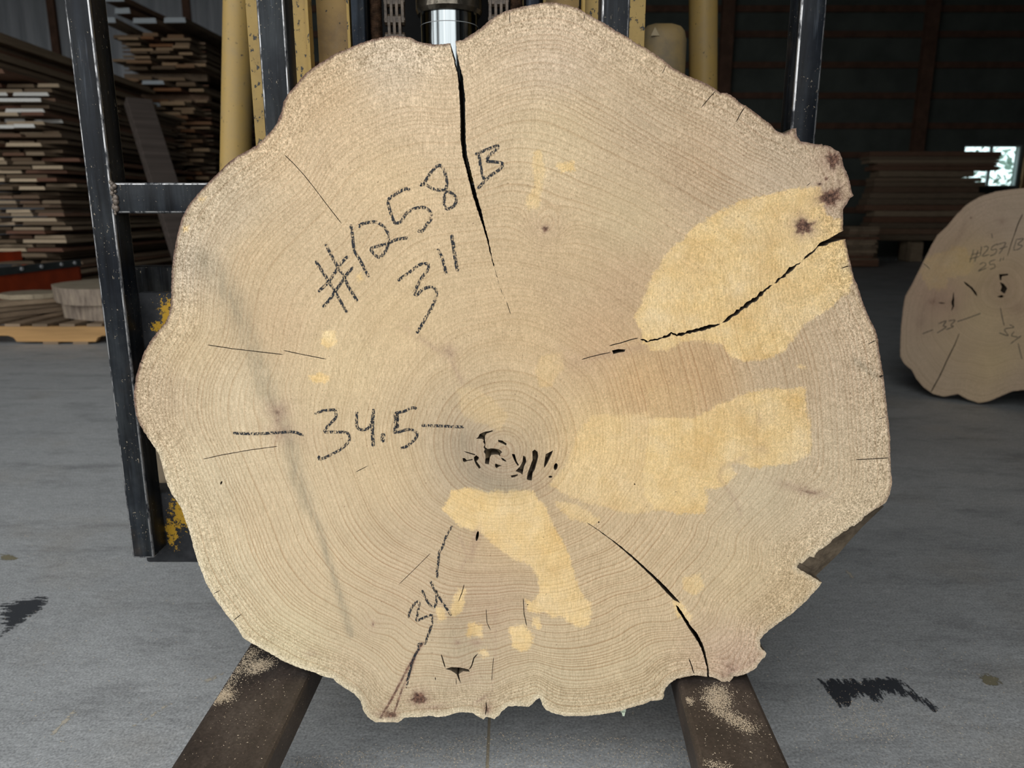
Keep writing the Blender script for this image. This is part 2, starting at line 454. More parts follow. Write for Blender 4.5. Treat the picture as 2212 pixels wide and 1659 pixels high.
def build_slab(name, loop, base_outline, holes, to3d, thick, centre, samples, yellow, blobs, lines, greys, grid, rng, wedge=None, rim=None, knots=(), mats=None, edge_jit=0.7):
    """loop: outer boundary incl. the open cracks; holes: inner openings; to3d(points, depth) -> world points"""
    loop = [(x + rng.uniform(-edge_jit, edge_jit), y + rng.uniform(-edge_jit, edge_jit)) for x, y in resample(loop, 3.5)]
    holes = [resample(h, 4.0) for h in holes]
    rings = [loop] + holes
    bpts, bedges = [], []
    for r in rings:
        n0 = len(bpts); bpts += r
        bedges += [(n0 + i, n0 + (i + 1) % len(r)) for i in range(len(r))]
    L = np.array(loop); x0, y0 = L.min(0); x1, y1 = L.max(0)
    gx = np.arange(x0, x1, grid); gyy = np.arange(y0, y1, grid * 0.87)
    G = np.array([(x + (grid / 2 if k % 2 else 0), y) for k, y in enumerate(gyy) for x in gx])
    G = G + np.random.RandomState(3).uniform(-0.22, 0.22, G.shape) * grid
    keep = inside(G, loop)
    for h in holes: keep &= ~inside(G, h)
    G = G[keep]; d = seg_dist(G, loop)
    for h in holes:
        near = np.abs(G - np.mean(h, 0)).max(1) < 60 + np.ptp(np.array(h), 0).max()
        dd = np.full(len(G), 1e9); dd[near] = seg_dist(G[near], h); d = np.minimum(d, dd)
    G = G[d > grid * 0.45]
    ex = []
    for pts, w0, am in lines:
        c = np.array(resample(pts, 2.6, False))
        for o_ in (-6.5, -3.9, -1.3, 1.3, 3.9, 6.5): ex += [(x + o_, y + .4 * o_) for x, y in c]
    for bx, by, rx, ry, rot, am in blobs:
        if am > .4:
            R_ = max(rx, ry) * 1.5
            ex += [(bx + i_, by + j_) for i_ in np.arange(-R_, R_, 2.8) for j_ in np.arange(-R_, R_, 2.8)]
    if ex:
        ex = np.array(ex); ex += np.random.RandomState(9).uniform(-.5, .5, ex.shape)
        ke = inside(ex, loop)
        for h in holes: ke &= ~inside(ex, h)
        ex = ex[ke]; ex = ex[seg_dist(ex, loop) > 2.2]
        G = np.concatenate([G, ex])
    allp = [Vector(p) for p in bpts] + [Vector(p) for p in G]
    ov, oe, of, vo, eo, fo = delaunay_2d_cdt(allp, bedges, [], 0, 1e-3)
    V = np.array([v[:] for v in ov]); T = np.array([f[:3] for f in of])
    C = V[T].mean(1); ok = inside(C, loop)
    for h in holes:
        hb = np.array(h); near = ((C > hb.min(0) - 1) & (C < hb.max(0) + 1)).all(1)
        idx = np.where(near)[0]; ok[idx[inside(C[idx], h)]] = False
    T = T[ok]
    # boundary edges of the kept face
    E = np.sort(np.concatenate([T[:, [0, 1]], T[:, [1, 2]], T[:, [2, 0]]]), 1)
    u, cnt = np.unique(E[:, 0].astype(np.int64) * len(V) + E[:, 1], return_counts=True)
    u = u[cnt == 1]; BE = np.stack([u // len(V), u % len(V)], 1)
    bv = np.unique(BE)
    front = to3d(V, 0.0)
    mid_px, dmid = V[bv].copy(), 0.018
    if wedge:
        W, O = wedge
        wd = seg_dist(V[bv], W, False)
        cw = np.concatenate([[0], np.cumsum([math.dist(a, b) for a, b in zip(W, W[1:])])]); cw /= cw[-1]
        cO = np.concatenate([[0], np.cumsum([math.dist(a, b) for a, b in zip(O, O[1:])])]); cO /= cO[-1]
        Wf = np.array([[np.interp(t, cw, [p[k] for p in W]) for k in (0, 1)] for t in np.linspace(0, 1, 200)])
        for i in np.where(wd < 2.5)[0]:
            t = np.argmin(((Wf - mid_px[i]) ** 2).sum(1)) / 199.0
            mid_px[i] = [np.interp(t, cO, [p[k] for p in O]) for k in (0, 1)]
    moved = np.abs(mid_px - V[bv]).sum(1) > 1e-6
    mid = to3d(V[bv], dmid); mid[moved] = to3d(mid_px[moved], dmid, True)
    step = to3d(V[bv][:1], thick) - to3d(V[bv][:1], dmid)
    back = mid + step
    # side grain: ripple the walls a little
    nb = len(bv); nV = len(V)
    inv = {int(b): i for i, b in enumerate(bv)}
    faces = [tuple(t) for t in T.tolist()]
    side = []
    for a, b in BE.tolist():
        ia, ib = inv[a], inv[b]
        side.append((a, b, nV + ib, nV + ia)); side.append((nV + ia, nV + ib, nV + nb + ib, nV + nb + ia))
    # closed rear face (outer boundary only)
    bp = [Vector(p) for p in loop]
    rv, re_, rf, *_ = delaunay_2d_cdt(bp, [(i, (i + 1) % len(bp)) for i in range(len(bp))], [], 0, 1e-3)
    RV = np.array([v[:] for v in rv]); RT = np.array([f[:3] for f in rf]); RT = RT[inside(RV[RT].mean(1), loop)]
    rear = to3d(RV, thick)
    off = nV + 2 * nb
    rfaces = [tuple(int(i) + off for i in t) for t in RT]
    allv = np.concatenate([front, mid, back, rear])
    origin = np.array([allv[:, 0].mean(), allv[:, 1].mean(), allv[:, 2].min()])
    me = bpy.data.meshes.new(name)
    me.from_pydata((allv - origin).tolist(), [], faces + side + rfaces)
    mi = np.zeros(len(me.polygons), np.int32); mi[len(faces):] = 1
    me.polygons.foreach_set('material_index', mi)
    # fields that the wood material reads
    n_all = len(allv); q = V
    cx, cy = centre
    def polar(B, sm):
        B = np.array(resample(B, 4)); th = np.arctan2(B[:, 1] - cy, B[:, 0] - cx); rr = np.hypot(B[:, 0] - cx, B[:, 1] - cy)
        bins = np.full(720, np.nan); idx = ((th + math.pi) / (2 * math.pi) * 720).astype(int) % 720
        for i, r in zip(idx, rr): bins[i] = r if np.isnan(bins[i]) else max(bins[i], r)
        okb = ~np.isnan(bins); bins = np.interp(np.arange(720), np.where(okb)[0], bins[okb], period=720)
        k = np.exp(-0.5 * (np.arange(-120, 121) / (2.0 * sm)) ** 2); k /= k.sum()
        return np.convolve(np.concatenate([bins[-120:], bins, bins[:120]]), k, 'valid')
    th = np.arctan2(q[:, 1] - cy, q[:, 0] - cx); rr = np.hypot(q[:, 0] - cx, q[:, 1] - cy)
    ti = (th + math.pi) / (2 * math.pi) * 720
    look = lambda a: np.interp(ti, np.arange(721), np.append(a, a[0]))
    Rf, Rm, Rw = look(polar(base_outline, 1.6)), look(polar(base_outline, 6.0)), look(polar(base_outline, 28.0))
    rho = rr / Rm
    s1 = np.clip((rho - 0.45) / 0.5, 0, 1) ** 1.3; s2 = np.clip((rho - 0.05) / 0.55, 0, 1)
    t = rr / (Rw * (1 - s2) + (Rm * (1 - s1) + Rf * s1) * s2)
    for kx, ky, kr, ka in knots:
        t = t + ka * np.exp(-((q[:, 0] - kx) ** 2 + (q[:, 1] - ky) ** 2) / (2 * kr * kr))
    sm = idw(q, samples)
    colr = np.ones((n_all, 4), np.float32); colr[nV:] = (0.4, 0.3, 0.2, 1)
    lin = lambda c: np.where(c <= 0.04045, c / 12.92, ((c + 0.055) / 1.055) ** 2.4)
    colr[:nV, :3] = lin(sm[:, :3] / 255.0); colr[:nV, 3] = sm[:, 3]
    ed = seg_dist(q, base_outline)
    ye = np.full(nV, -40.0); yo = np.ones(nV)
    for pl in yellow:
        op = 0.92
        if isinstance(pl, tuple): pl, op = pl
        hb = np.array(pl); near = ((q > hb.min(0) - 45) & (q < hb.max(0) + 45)).all(1); idx = np.where(near)[0]
        dd = seg_dist(q[idx], pl); dd[~inside(q[idx], pl)] *= -1
        win_ = dd > ye[idx]; yo[idx[win_]] = op
        ye[idx] = np.maximum(ye[idx], dd)
    ye = np.clip(ye, -40, 40)
    dk = np.zeros(nV)
    for bx, by, rx, ry, rot, am in blobs:
        if am > .9: rx, ry = rx * 1.45, ry * 1.45
        c_, s_ = math.cos(rot), math.sin(rot); dx, dy = q[:, 0] - bx, q[:, 1] - by
        a_, b_ = (dx * c_ + dy * s_) / rx, (-dx * s_ + dy * c_) / ry
        ph_ = np.arctan2(b_, a_); wv = 1 + .10 * np.sin(3 * ph_ + bx) + .10 * np.sin(5 * ph_ + by) + .10 * np.sin(9 * ph_ + bx * by)
        dk = np.maximum(dk, am * np.exp(-(a_ * a_ + b_ * b_) * 0.8 / (wv * wv)))
    for pts, w0, am in lines:
        dl = seg_dist(q, pts, False); dk = np.maximum(dk, am * np.exp(-(dl / w0) ** 2))
    gr = np.zeros(nV)
    for pts, w0, am in greys:
        dl = seg_dist(q, pts, False); gr = np.maximum(gr, am * np.exp(-(dl / w0) ** 2))
    rimv = np.zeros(nV)
    if rim is not None: rimv = idw(q, rim)[:, 0]
    def put(nm, arr, default=0.0):
        full = np.full(n_all, default, np.float32); full[:nV] = arr
        me.attributes.new(nm, 'FLOAT', 'POINT').data.foreach_set('value', full)
    put('ring', t); put('edge', ed); put('yel', ye, -40); put('yop', yo, 0); put('dark', dk); put('grey', gr); put('rim', rimv); put('contrast', sm[:, 4])
    ca = me.attributes.new('base', 'FLOAT_COLOR', 'POINT'); ca.data.foreach_set('color', colr.ravel())
    me.update()
    for m_ in mats: me.materials.append(m_)
    return me, origin

def mat_end_grain(name, nrings, seed, ring_col=(0.70, 0.59, 0.51), soft=1.0, tint=(0.97, 1.005, 1.085), rimk=1.0):
    g = NG(name); k = 1.0
    base = g.attr('base'); t = g.attr('ring').outputs['Fac']; edge = g.attr('edge').outputs['Fac']
    yel = g.attr('yel').outputs['Fac']; dark = g.attr('dark').outputs['Fac']; grey = g.attr('grey').outputs['Fac']
    rim = g.attr('rim').outputs['Fac']; rc = g.attr('contrast').outputs['Fac']; fuzz = base.outputs['Alpha']
    wob = g.noise(7, 3, 0.5); wob2 = g.noise(45, 3, 0.6)
    t2 = g.m('ADD', t, g.m('ADD', g.m('MULTIPLY', g.m('SUBTRACT', wob, 0.5), 0.030), g.m('MULTIPLY', g.m('SUBTRACT', wob2, 0.5), 0.0045)))
    var = g.noise(9.0, 2, 0.5, g.m('ADD', t2, seed), dim='1D')
    ph = g.m('ADD', g.m('MULTIPLY', t2, nrings), g.m('MULTIPLY', var, nrings * 0.045))
    fr = g.m('FRACT', ph)
    prof = g.ramp(fr, [(0.0, (0.0,) * 3), (0.40, (0.10,) * 3), (0.66, (0.55,) * 3), (0.80, (1.0,) * 3), (0.90, (0.8,) * 3), (1.0, (0.0,) * 3)])
    wn_ = g.node('ShaderNodeTexWhiteNoise', noise_dimensions='1D'); g.put(wn_.inputs['W'], g.m('FLOOR', ph))
    amp = g.m('MULTIPLY', rc, g.remap(wn_.outputs[0], 0, 1, 0.35, 1.2))
    patch = g.remap(g.noise(5, 3, 0.6), 0.3, 0.7, 0.5, 1.25)
    # broad tone bands that follow the growth
    band = g.noise(26.0, 3, 0.6, g.m('ADD', t2, seed * 3), dim='1D')
    col = g.mix(1.0, g.mix(1.0, base.outputs['Color'], (*tint, 1), 'MULTIPLY'), g.ramp(band, [(0.25, (0.955, 0.94, 0.915)), (0.75, (1.04, 1.036, 1.03))]), 'MULTIPLY')
    col = g.mix(1.0, col, g.ramp(g.noise(14, 4, 0.6, g.mapv(loc=(2, 5, 1))), [(0.25, (0.93, 0.92, 0.91)), (0.75, (1.06, 1.05, 1.04))]), 'MULTIPLY')
    # freshly planed yellow patches
    yn = g.m('ADD', yel, g.m('ADD', g.m('MULTIPLY', g.m('SUBTRACT', g.noise(70, 4, 0.6), 0.5), 22.0), g.m('MULTIPLY', g.m('SUBTRACT', g.noise(420, 3, 0.6), 0.5), 16.0)))
    yop = g.attr('yop').outputs['Fac']
    yf = g.m('MULTIPLY', g.step(yn, -5.0, 3.0), yop, clamp=True)
    ycol = g.ramp(g.noise(16, 5, 0.65), [(0.28, srgb(226, 186, 118)), (0.5, srgb(240, 208, 149)), (0.72, srgb(246, 221, 174))])
    col = g.mix(g.m('MULTIPLY', yf, g.remap(g.noise(24, 4, 0.6, g.mapv(loc=(1, 9, 2))), 0.3, 0.7, 0.7, 1.0)), col, ycol)
    ringf = g.m('MULTIPLY', g.m('MULTIPLY', prof, amp), g.m('MULTIPLY', patch, g.m('SUBTRACT', 1.0, g.m('MULTIPLY', yf, 0.45))), clamp=True)
    col = g.mix(ringf, col, g.mix(1.0, col, (*ring_col, 1), 'MULTIPLY'))
    # mineral streak and bark stains
    gn = g.m('MULTIPLY', grey, g.remap(g.noise(1.0, 4, 0.6, g.mapv(scale=(260, 260, 50))), 0.3, 0.65, 0.45, 1.1), clamp=True)
    col = g.mix(gn, col, srgb(148, 138, 116))
    dsh = g.step(g.m('ADD', dark, g.m('MULTIPLY', g.m('SUBTRACT', g.noise(170, 5, 0.7), 0.5), 0.9)), 0.42, 0.78)
    col = g.mix(g.m('MULTIPLY', dark, 0.9, clamp=True), col, srgb(164, 134, 116))
    dn = g.m('MULTIPLY', dsh, g.m('MINIMUM', g.m('MULTIPLY', dark, 1.6), 1.0), clamp=True)
    col = g.mix(dn, col, g.ramp(g.noise(260, 4, 0.7), [(0.32, srgb(58, 44, 40)), (0.5, srgb(104, 78, 66)), (0.7, srgb(158, 122, 100))]))
    # brown bark line along the rim
    rn = g.m('SUBTRACT', g.m('MULTIPLY', edge, rimk), g.m('MULTIPLY', g.noise(120, 4, 0.7), 12.0))
    col = g.mix(g.m('MULTIPLY', g.m('SUBTRACT', 1.0, g.step(rn, -6.0, 3.0)), rim, clamp=True), col, srgb(112, 88, 78))
    pale = g.m('MULTIPLY', g.m('SUBTRACT', 1.0, g.step(rn, -4.0, 9.0)), g.m('SUBTRACT', 0.62, rim), clamp=True)
    col = g.mix(pale, col, srgb(238, 226, 196))
    # woolly saw grain: torn fibres and fine saw lines
    gr1 = g.noise(520, 4, 0.8, g.mapv(scale=(1, 1, 0.85))); gr2 = g.noise(1.0, 3, 0.6, g.mapv(scale=(900, 900, 60)))
    ef = g.m('SUBTRACT', 1.0, g.step(edge, 15.0, 95.0))
    fz = g.m('ADD', fuzz, g.m('MULTIPLY', ef, 0.26 * soft))
    sp = g.m('MULTIPLY', g.m('SUBTRACT', gr1, 0.5), g.m('MULTIPLY', fz, 5.6))
    sl = g.m('MULTIPLY', g.m('SUBTRACT', gr2, 0.5), g.remap(g.noise(4, 2, 0.5, g.mapv(loc=(3, 3, 8))), 0.35, 0.65, 0.15, 0.75))
    gr3 = g.noise(210, 4, 0.7, g.mapv(scale=(1.0, 1.0, 0.75), rot=(0, 0.5, 0)), 1.2)
    s3 = g.m('MULTIPLY', g.m('SUBTRACT', g.step(gr3, 0.44, 0.64), 0.42), g.m('MULTIPLY', fz, 0.62))
    f = g.m('ADD', 1.0, g.m('ADD', g.m('ADD', sp, s3), sl))
    cmb = g.node('ShaderNodeCombineColor')
    g.put(cmb.inputs[0], f); g.put(cmb.inputs[1], g.m('ADD', g.m('MULTIPLY', g.m('SUBTRACT', f, 1.0), 1.06), 1.0)); g.put(cmb.inputs[2], g.m('ADD', g.m('MULTIPLY', g.m('SUBTRACT', f, 1.0), 1.18), 1.0))
    col = g.mix(1.0, col, cmb.outputs[0], 'MULTIPLY')
    sx = g.m('MULTIPLY', g.step(g.noise(350, 1, 0.5, g.mapv(loc=(7, 7, 7))), 0.745, 0.78), 0.55)
    col = g.mix(sx, col, srgb(120, 92, 70))
    h = g.m('ADD', g.m('MULTIPLY', gr1, g.m('ADD', 0.4, fz)), g.m('MULTIPLY', gr2, 0.5))
    g.bump(h, 0.55 * soft, 0.0012)
    return g.done(col, 0.85, 0, 0.15)
def mat_slab_side(name, a, b):
    g = NG(name)
    n = g.noise(1.0, 5, 0.65, g.mapv(scale=(60, 8, 60))); n2 = g.noise(25, 5, 0.7)
    c = g.mix(g.step(n, 0.3, 0.7), a, b); c = g.mix(g.m('MULTIPLY', g.step(n2, 0.5, 0.75), 0.6), c, (0.05, 0.04, 0.032))
    g.bump(n, 0.6, 0.004)
    return g.done(c, 0.9, 0, 0.1)
def mat_pencil(name, col, strength):
    g = NG(name)
    n = g.noise(1.0, 3, 0.6, g.mapv(scale=(750, 750, 210))); n2 = g.noise(500, 2, 0.5)
    a = g.step(g.m('ADD', g.m('MULTIPLY', n, 0.6), g.m('MULTIPLY', n2, 0.4)), 0.52 - strength, 0.60 - strength)
    g.alpha(a)
    return g.done(col, 0.6, 0, 0.3)
def stroke_mesh(mb, pts, w, to3d, lift):
    fine = resample(smooth_curve(pts), 2.5, False); n = len(fine); A, B = [], []
    for i, p in enumerate(fine):
        a, b = np.array(fine[max(0, i - 1)]), np.array(fine[min(n - 1, i + 1)])
        d = (b - a) / max(1e-6, np.hypot(*(b - a))); nr = np.array([-d[1], d[0]])
        h = w * (0.5 if 0 < i < n - 1 else 0.28)
        A.append(np.array(p) + nr * h); B.append(np.array(p) - nr * h)
    V = to3d(np.array(A + B), -lift)
    mb.add(V, [(i, i + 1, n + i + 1, n + i) for i in range(n - 1)])

# ------------------------------------------------------------------ the big slab on the forks
LEAN = math.radians(2.5)
S_P0 = np.array([0, 0.875, 0.157]); S_N = np.array([0, -math.cos(LEAN), math.sin(LEAN)])
def slab_to3d(pts, depth=0.0, exact=False):
    """face pixels to the leaning face plane, then straight back by depth; exact: meet the plane that lies that deep"""
    pts = np.asarray(pts, float)
    a, b = (pts[:, 0] - CX) / F, (CY - pts[:, 1]) / F
    c, s = math.cos(PITCH), math.sin(PITCH)
    D = np.stack([a, c + b * s, -s + b * c], 1)
    p0 = S_P0 - S_N * depth if exact else S_P0
    k = ((p0 - CAM) @ S_N) / (D @ S_N)
    W = CAM + D * k[:, None]
    return W if exact else W - S_N * depth
rng = random.Random(11)
o1 = P('984,88 1000,86 1012,78 1026,70 1039,60 1047,53 1054,47 1075,32 1094,23 1121,16 1150,10 1180,5 1205,6 1230,12 1252,19 1262,26 1285,39 1303,49 1330,66 1357,81 1375,94 1395,104 1415,117 1431,128 1452,146 1471,156 1490,166 1512,174 1536,186 1548,194 1556,200 1571,201 1585,210 1601,224 1611,228 1626,239 1645,254 1664,268 1676,282 1693,289 1702,285 1710,278 1720,277 1721,292 1729,306 1745,308 1762,312 1775,311 1779,315 1782,313 1788,314 1796,318 1805,324 1814,329 1818,341 1822,358 1830,375 1836,393 1840,413 1844,423 1836,428 1830,439 1821,452 1821,480 1821,498')
ck_r = P('1808,505 1794,514 1780,520 1768,527 1767,530 1757,541 1740,553 1735,561 1741,558 1758,545 1768,532 1785,531 1790,526 1806,521')
o2 = P('1826,516 1829,535 1833,551 1839,575 1845,600 1852,616 1861,645 1872,672 1879,690 1890,709 1896,730 1899,756 1904,785 1907,803 1908,814 1912,842 1916,879 1920,915 1923,947 1923,987 1925,1020 1927,1041 1925,1056 1921,1070 1914,1085 1905,1092')
wedge_in = P('1905,1092 1892,1099 1877,1109 1868,1115 1859,1125 1845,1136 1838,1137 1830,1145 1819,1150 1812,1157 1801,1163 1794,1172 1780,1183 1770,1188 1761,1197 1759,1204 1748,1202 1740,1211 1732,1217 1727,1215 1723,1222 1721,1226')
wedge_out = P('1909,1094 1885,1117 1864,1137 1834,1170 1812,1196 1783,1224 1758,1248')
o3 = P('1748,1242 1775,1258 1767,1271 1755,1283 1744,1296 1728,1310 1712,1325 1692,1339 1676,1350 1658,1364 1649,1371 1648,1374 1642,1382 1642,1391 1644,1400 1651,1406 1655,1411 1652,1420 1646,1425 1642,1429 1633,1443 1619,1452 1605,1458 1594,1461 1585,1461 1581,1467 1575,1473 1569,1471 1567,1474 1558,1472 1549,1467 1542,1464 1532,1462')
ck_b = P('1531,1443 1527,1425 1524,1409 1518,1391 1506,1368 1491,1350 1484,1338 1477,1328 1470,1317 1460,1306 1464,1320 1473,1332 1483,1350 1495,1368 1508,1388 1517,1406 1522,1425 1527,1440')
o4 = P('1528,1462 1513,1460 1499,1459 1486,1461 1472,1464 1461,1467 1449,1474 1440,1483 1436,1490 1433,1499 1435,1504 1431,1510 1422,1513 1406,1514 1391,1521 1372,1526 1354,1531 1340,1536 1302,1543 1258,1547 1220,1547 1196,1541 1180,1534 1173,1525 1169,1514 1165,1507 1160,1510 1149,1522 1140,1527 1116,1525 1097,1526 1086,1535 1077,1546 1068,1553 1059,1551 1051,1549 1044,1554 1035,1549 1021,1540 1008,1539 995,1538 977,1543 959,1548 941,1549 930,1546 916,1548 901,1549 885,1549 872,1551 867,1556 861,1561 843,1560 811,1560 795,1550 784,1533 779,1514 765,1498 746,1487 727,1474 720,1466 711,1464 692,1459 676,1451 659,1447 640,1440 613,1429 597,1419 570,1404 548,1392 526,1379 516,1362 505,1346 488,1327 472,1303 459,1284 445,1259 437,1238 429,1219 421,1194 414,1167 408,1145 404,1135 397,1114 392,1099 381,1081 370,1067 361,1045 356,1027 350,1005 343,980 331,962 316,940 302,918 294,897 290,871 289,846 294,813 302,785 312,759 327,734 341,716 356,698 365,680 368,662 370,645 370,618 371,585 374,558 378,531 382,513 386,495 392,475 401,455 408,442 421,426 435,410 448,397 460,384 475,370 489,355 512,337 535,325 555,314 573,296 589,280 600,262 607,244 613,219 623,201 636,188 648,172 663,156 681,143 704,128 727,114 752,105 776,94 804,85 831,79 853,77 876,79 889,82 903,89 917,93 935,96 960,95 973,93')
ck_t = P('975,108 979,123 983,141 987,155 990,172 991,195 993,217 994,253 995,300 999,336 1006,363 1014,395 1021,422 1032,456 1043,488 1052,519 1059,549 1066,573 1075,605 1084,632 1092,647 1085,634 1077,610 1068,576 1062,551 1056,521 1048,490 1040,456 1030,424 1024,397 1016,365 1009,334 1006,300 1005,253 1005,217 1003,192 1000,168 995,148 990,130 987,112')
BIG_OUT = o1 + o2 + wedge_in[1:] + o3 + o4
BIG_LOOP = o1 + ck_r + o2 + wedge_in[1:] + o3 + ck_b + o4 + ck_t
pit = lambda s: P(s, 960, 900, 7.9)
ell = lambda x, y, a, b, r=0.0, n=14: [(x + a * math.cos(2 * math.pi * i / n) * math.cos(r) - b * math.sin(2 * math.pi * i / n) * math.sin(r), y + a * math.cos(2 * math.pi * i / n) * math.sin(r) + b * math.sin(2 * math.pi * i / n) * math.cos(r)) for i in range(n)]
BIG_HOLES = [
    pit('540,378 580,345 600,300 655,270 700,255 760,248 820,232 826,250 780,268 720,290 700,318 692,345 690,400 700,440 694,520 740,552 800,540 860,545 920,555 970,585 985,612 950,640 955,680 920,650 870,645 800,655 775,700 760,815 725,810 690,800 700,720 700,640 672,602 690,560 668,520 690,480 660,430 672,400 640,380 590,378'),
    pit('320,585 400,605 520,640 528,662 450,640 380,618'),
    pit('308,708 350,708 380,742 480,722 482,742 400,755 350,778 318,765'),
    pit('505,690 545,658 590,700 575,740 545,760 600,830 622,872 592,890 550,835 525,790 505,740'),
    pit('915,395 985,408 1060,458 1052,495 1000,465 960,448 920,430'),
    pit('1148,638 1200,640 1222,720 1235,765 1272,825 1255,842 1215,790 1180,720'),
    pit('1340,665 1385,685 1398,770 1360,850 1345,920 1332,990 1290,960 1212,930 1290,850 1335,760'),
    pit('1500,590 1540,562 1590,600 1600,680 1582,770 1565,820 1545,900 1505,965 1490,1090 1440,1085 1405,1070 1420,960 1452,880 1480,800 1505,740'),
    pit('1855,575 1835,630 1790,730 1755,800 1705,878 1700,820 1712,740 1728,640 1790,610'),
    ell(1200.4, 1008, 4.2, 7.6, 0.2), ell(1189, 1030, 4, 2.4),
    pit('962,698 1010,715 1062,762 1040,768 990,745'),
    pit('868,800 920,818 982,836 935,850 890,880 862,850'),
    pit('1128,1008 1250,984 1256,1000 1200,1032 1150,1042'),
    P('1322,757 1336,754 1351,755 1349,760 1336,762 1325,765'),
    P('962,1445 975,1441 995,1442 1012,1446 1015,1451 1001,1450 991,1456 992,1462 996,1478 990,1466 986,1456 975,1449'),
    slit(P('1268,1129 1295,1147 1322,1167 1340,1181 1366,1203 1395,1230 1418,1252 1440,1275 1456,1292 1470,1303'), [1, 1.6, 2.2, 3, 4, 5, 6, 8, 7, 1], rng, 0.4),
    slit(P('1383,733 1400,738 1425,732 1441,726 1450,719 1462,724 1485,719 1510,713 1532,706 1556,700'), [1, 3.5, 4, 5, 6, 5, 6, 6.5, 6.5, 2], rng, 1.8),
    slit(P('1560,697 1575,688 1598,670 1620,654 1636,643 1652,627 1668,616'), [2, 7, 8, 8, 7, 6, 2], rng, 2.2),
    slit(P('1672,612 1690,598 1712,578 1730,566'), [2, 7, 7, 2], rng, 2.2),
]
for pts, w in [('614,334 633,352 655,376 679,406 700,434 713,451 738,483', 1.5), ('448,745 500,753 560,760 612,766', 1.7), ('612,757 650,765 705,776', 1.7),
               ('438,992 478,983 540,972 600,964', 1.5), ('1256,777 1275,771 1300,765 1320,761', 1.8), ('1315,747 1340,741 1365,733 1380,730', 2.0),
               ('1094,651 1099,666 1103,679', 1.2), ('1003,1262 998,1280 990,1300', 1.6), ('1130,1292 1132,1325 1138,1353', 1.6), ('1050,1315 1052,1345 1060,1362', 1.4),
               ('768,1020 795,1006', 1.3), ('862,1262 895,1230 930,1195', 1.2), ('953,1413 958,1430 962,1443', 2.2), ('1032,1412 1024,1421 1019,1438 1013,1447', 2.4),
               ('1546,196 1530,214 1515,232', 1.6), ('1609,231 1600,245 1590,264', 1.8), ('1439,141 1430,160', 1.3), ('1263,30 1261,46', 1.4), ('1100,26 1102,52', 1.4),
               ('1920,989 1890,991 1848,993', 1.8), ('1893,735 1875,743', 1.8), ('1914,900 1897,906', 1.4), ('297,778 312,786', 1.8), ('462,1282 476,1275', 1.6), ('503,1341 522,1326', 1.6),
               ('1499,1456 1494,1438 1488,1422', 2.2), ('1048,1545 1051,1530 1050,1515', 2.0), ('1836,574 1815,580', 2.0), ('1715,325 1712,330', 1.2),
               ('940,1462 941,1470', 2.4), ('1066,1420 1064,1445 1062,1470', 1.2), ('808,82 811,104', 1.2), ('985,1465 986,1480', 1.3), ('1742,402 1752,394', 1.2)]:
    BIG_HOLES.append(slit(P(pts), w, rng, 0.15))
BIG_HOLES += [ell(1293.5, 1128, 1.6, 1.9), ell(1371, 1046, 1.5, 1.7), ell(478, 1043, 2.0, 4.0, 0.4), ell(1031, 1158, 3.0, 11.0, 0.18), ell(1140, 1306, 1.3, 1.3), ell(1904, 813, 4.5, 2.2, -0.5)]
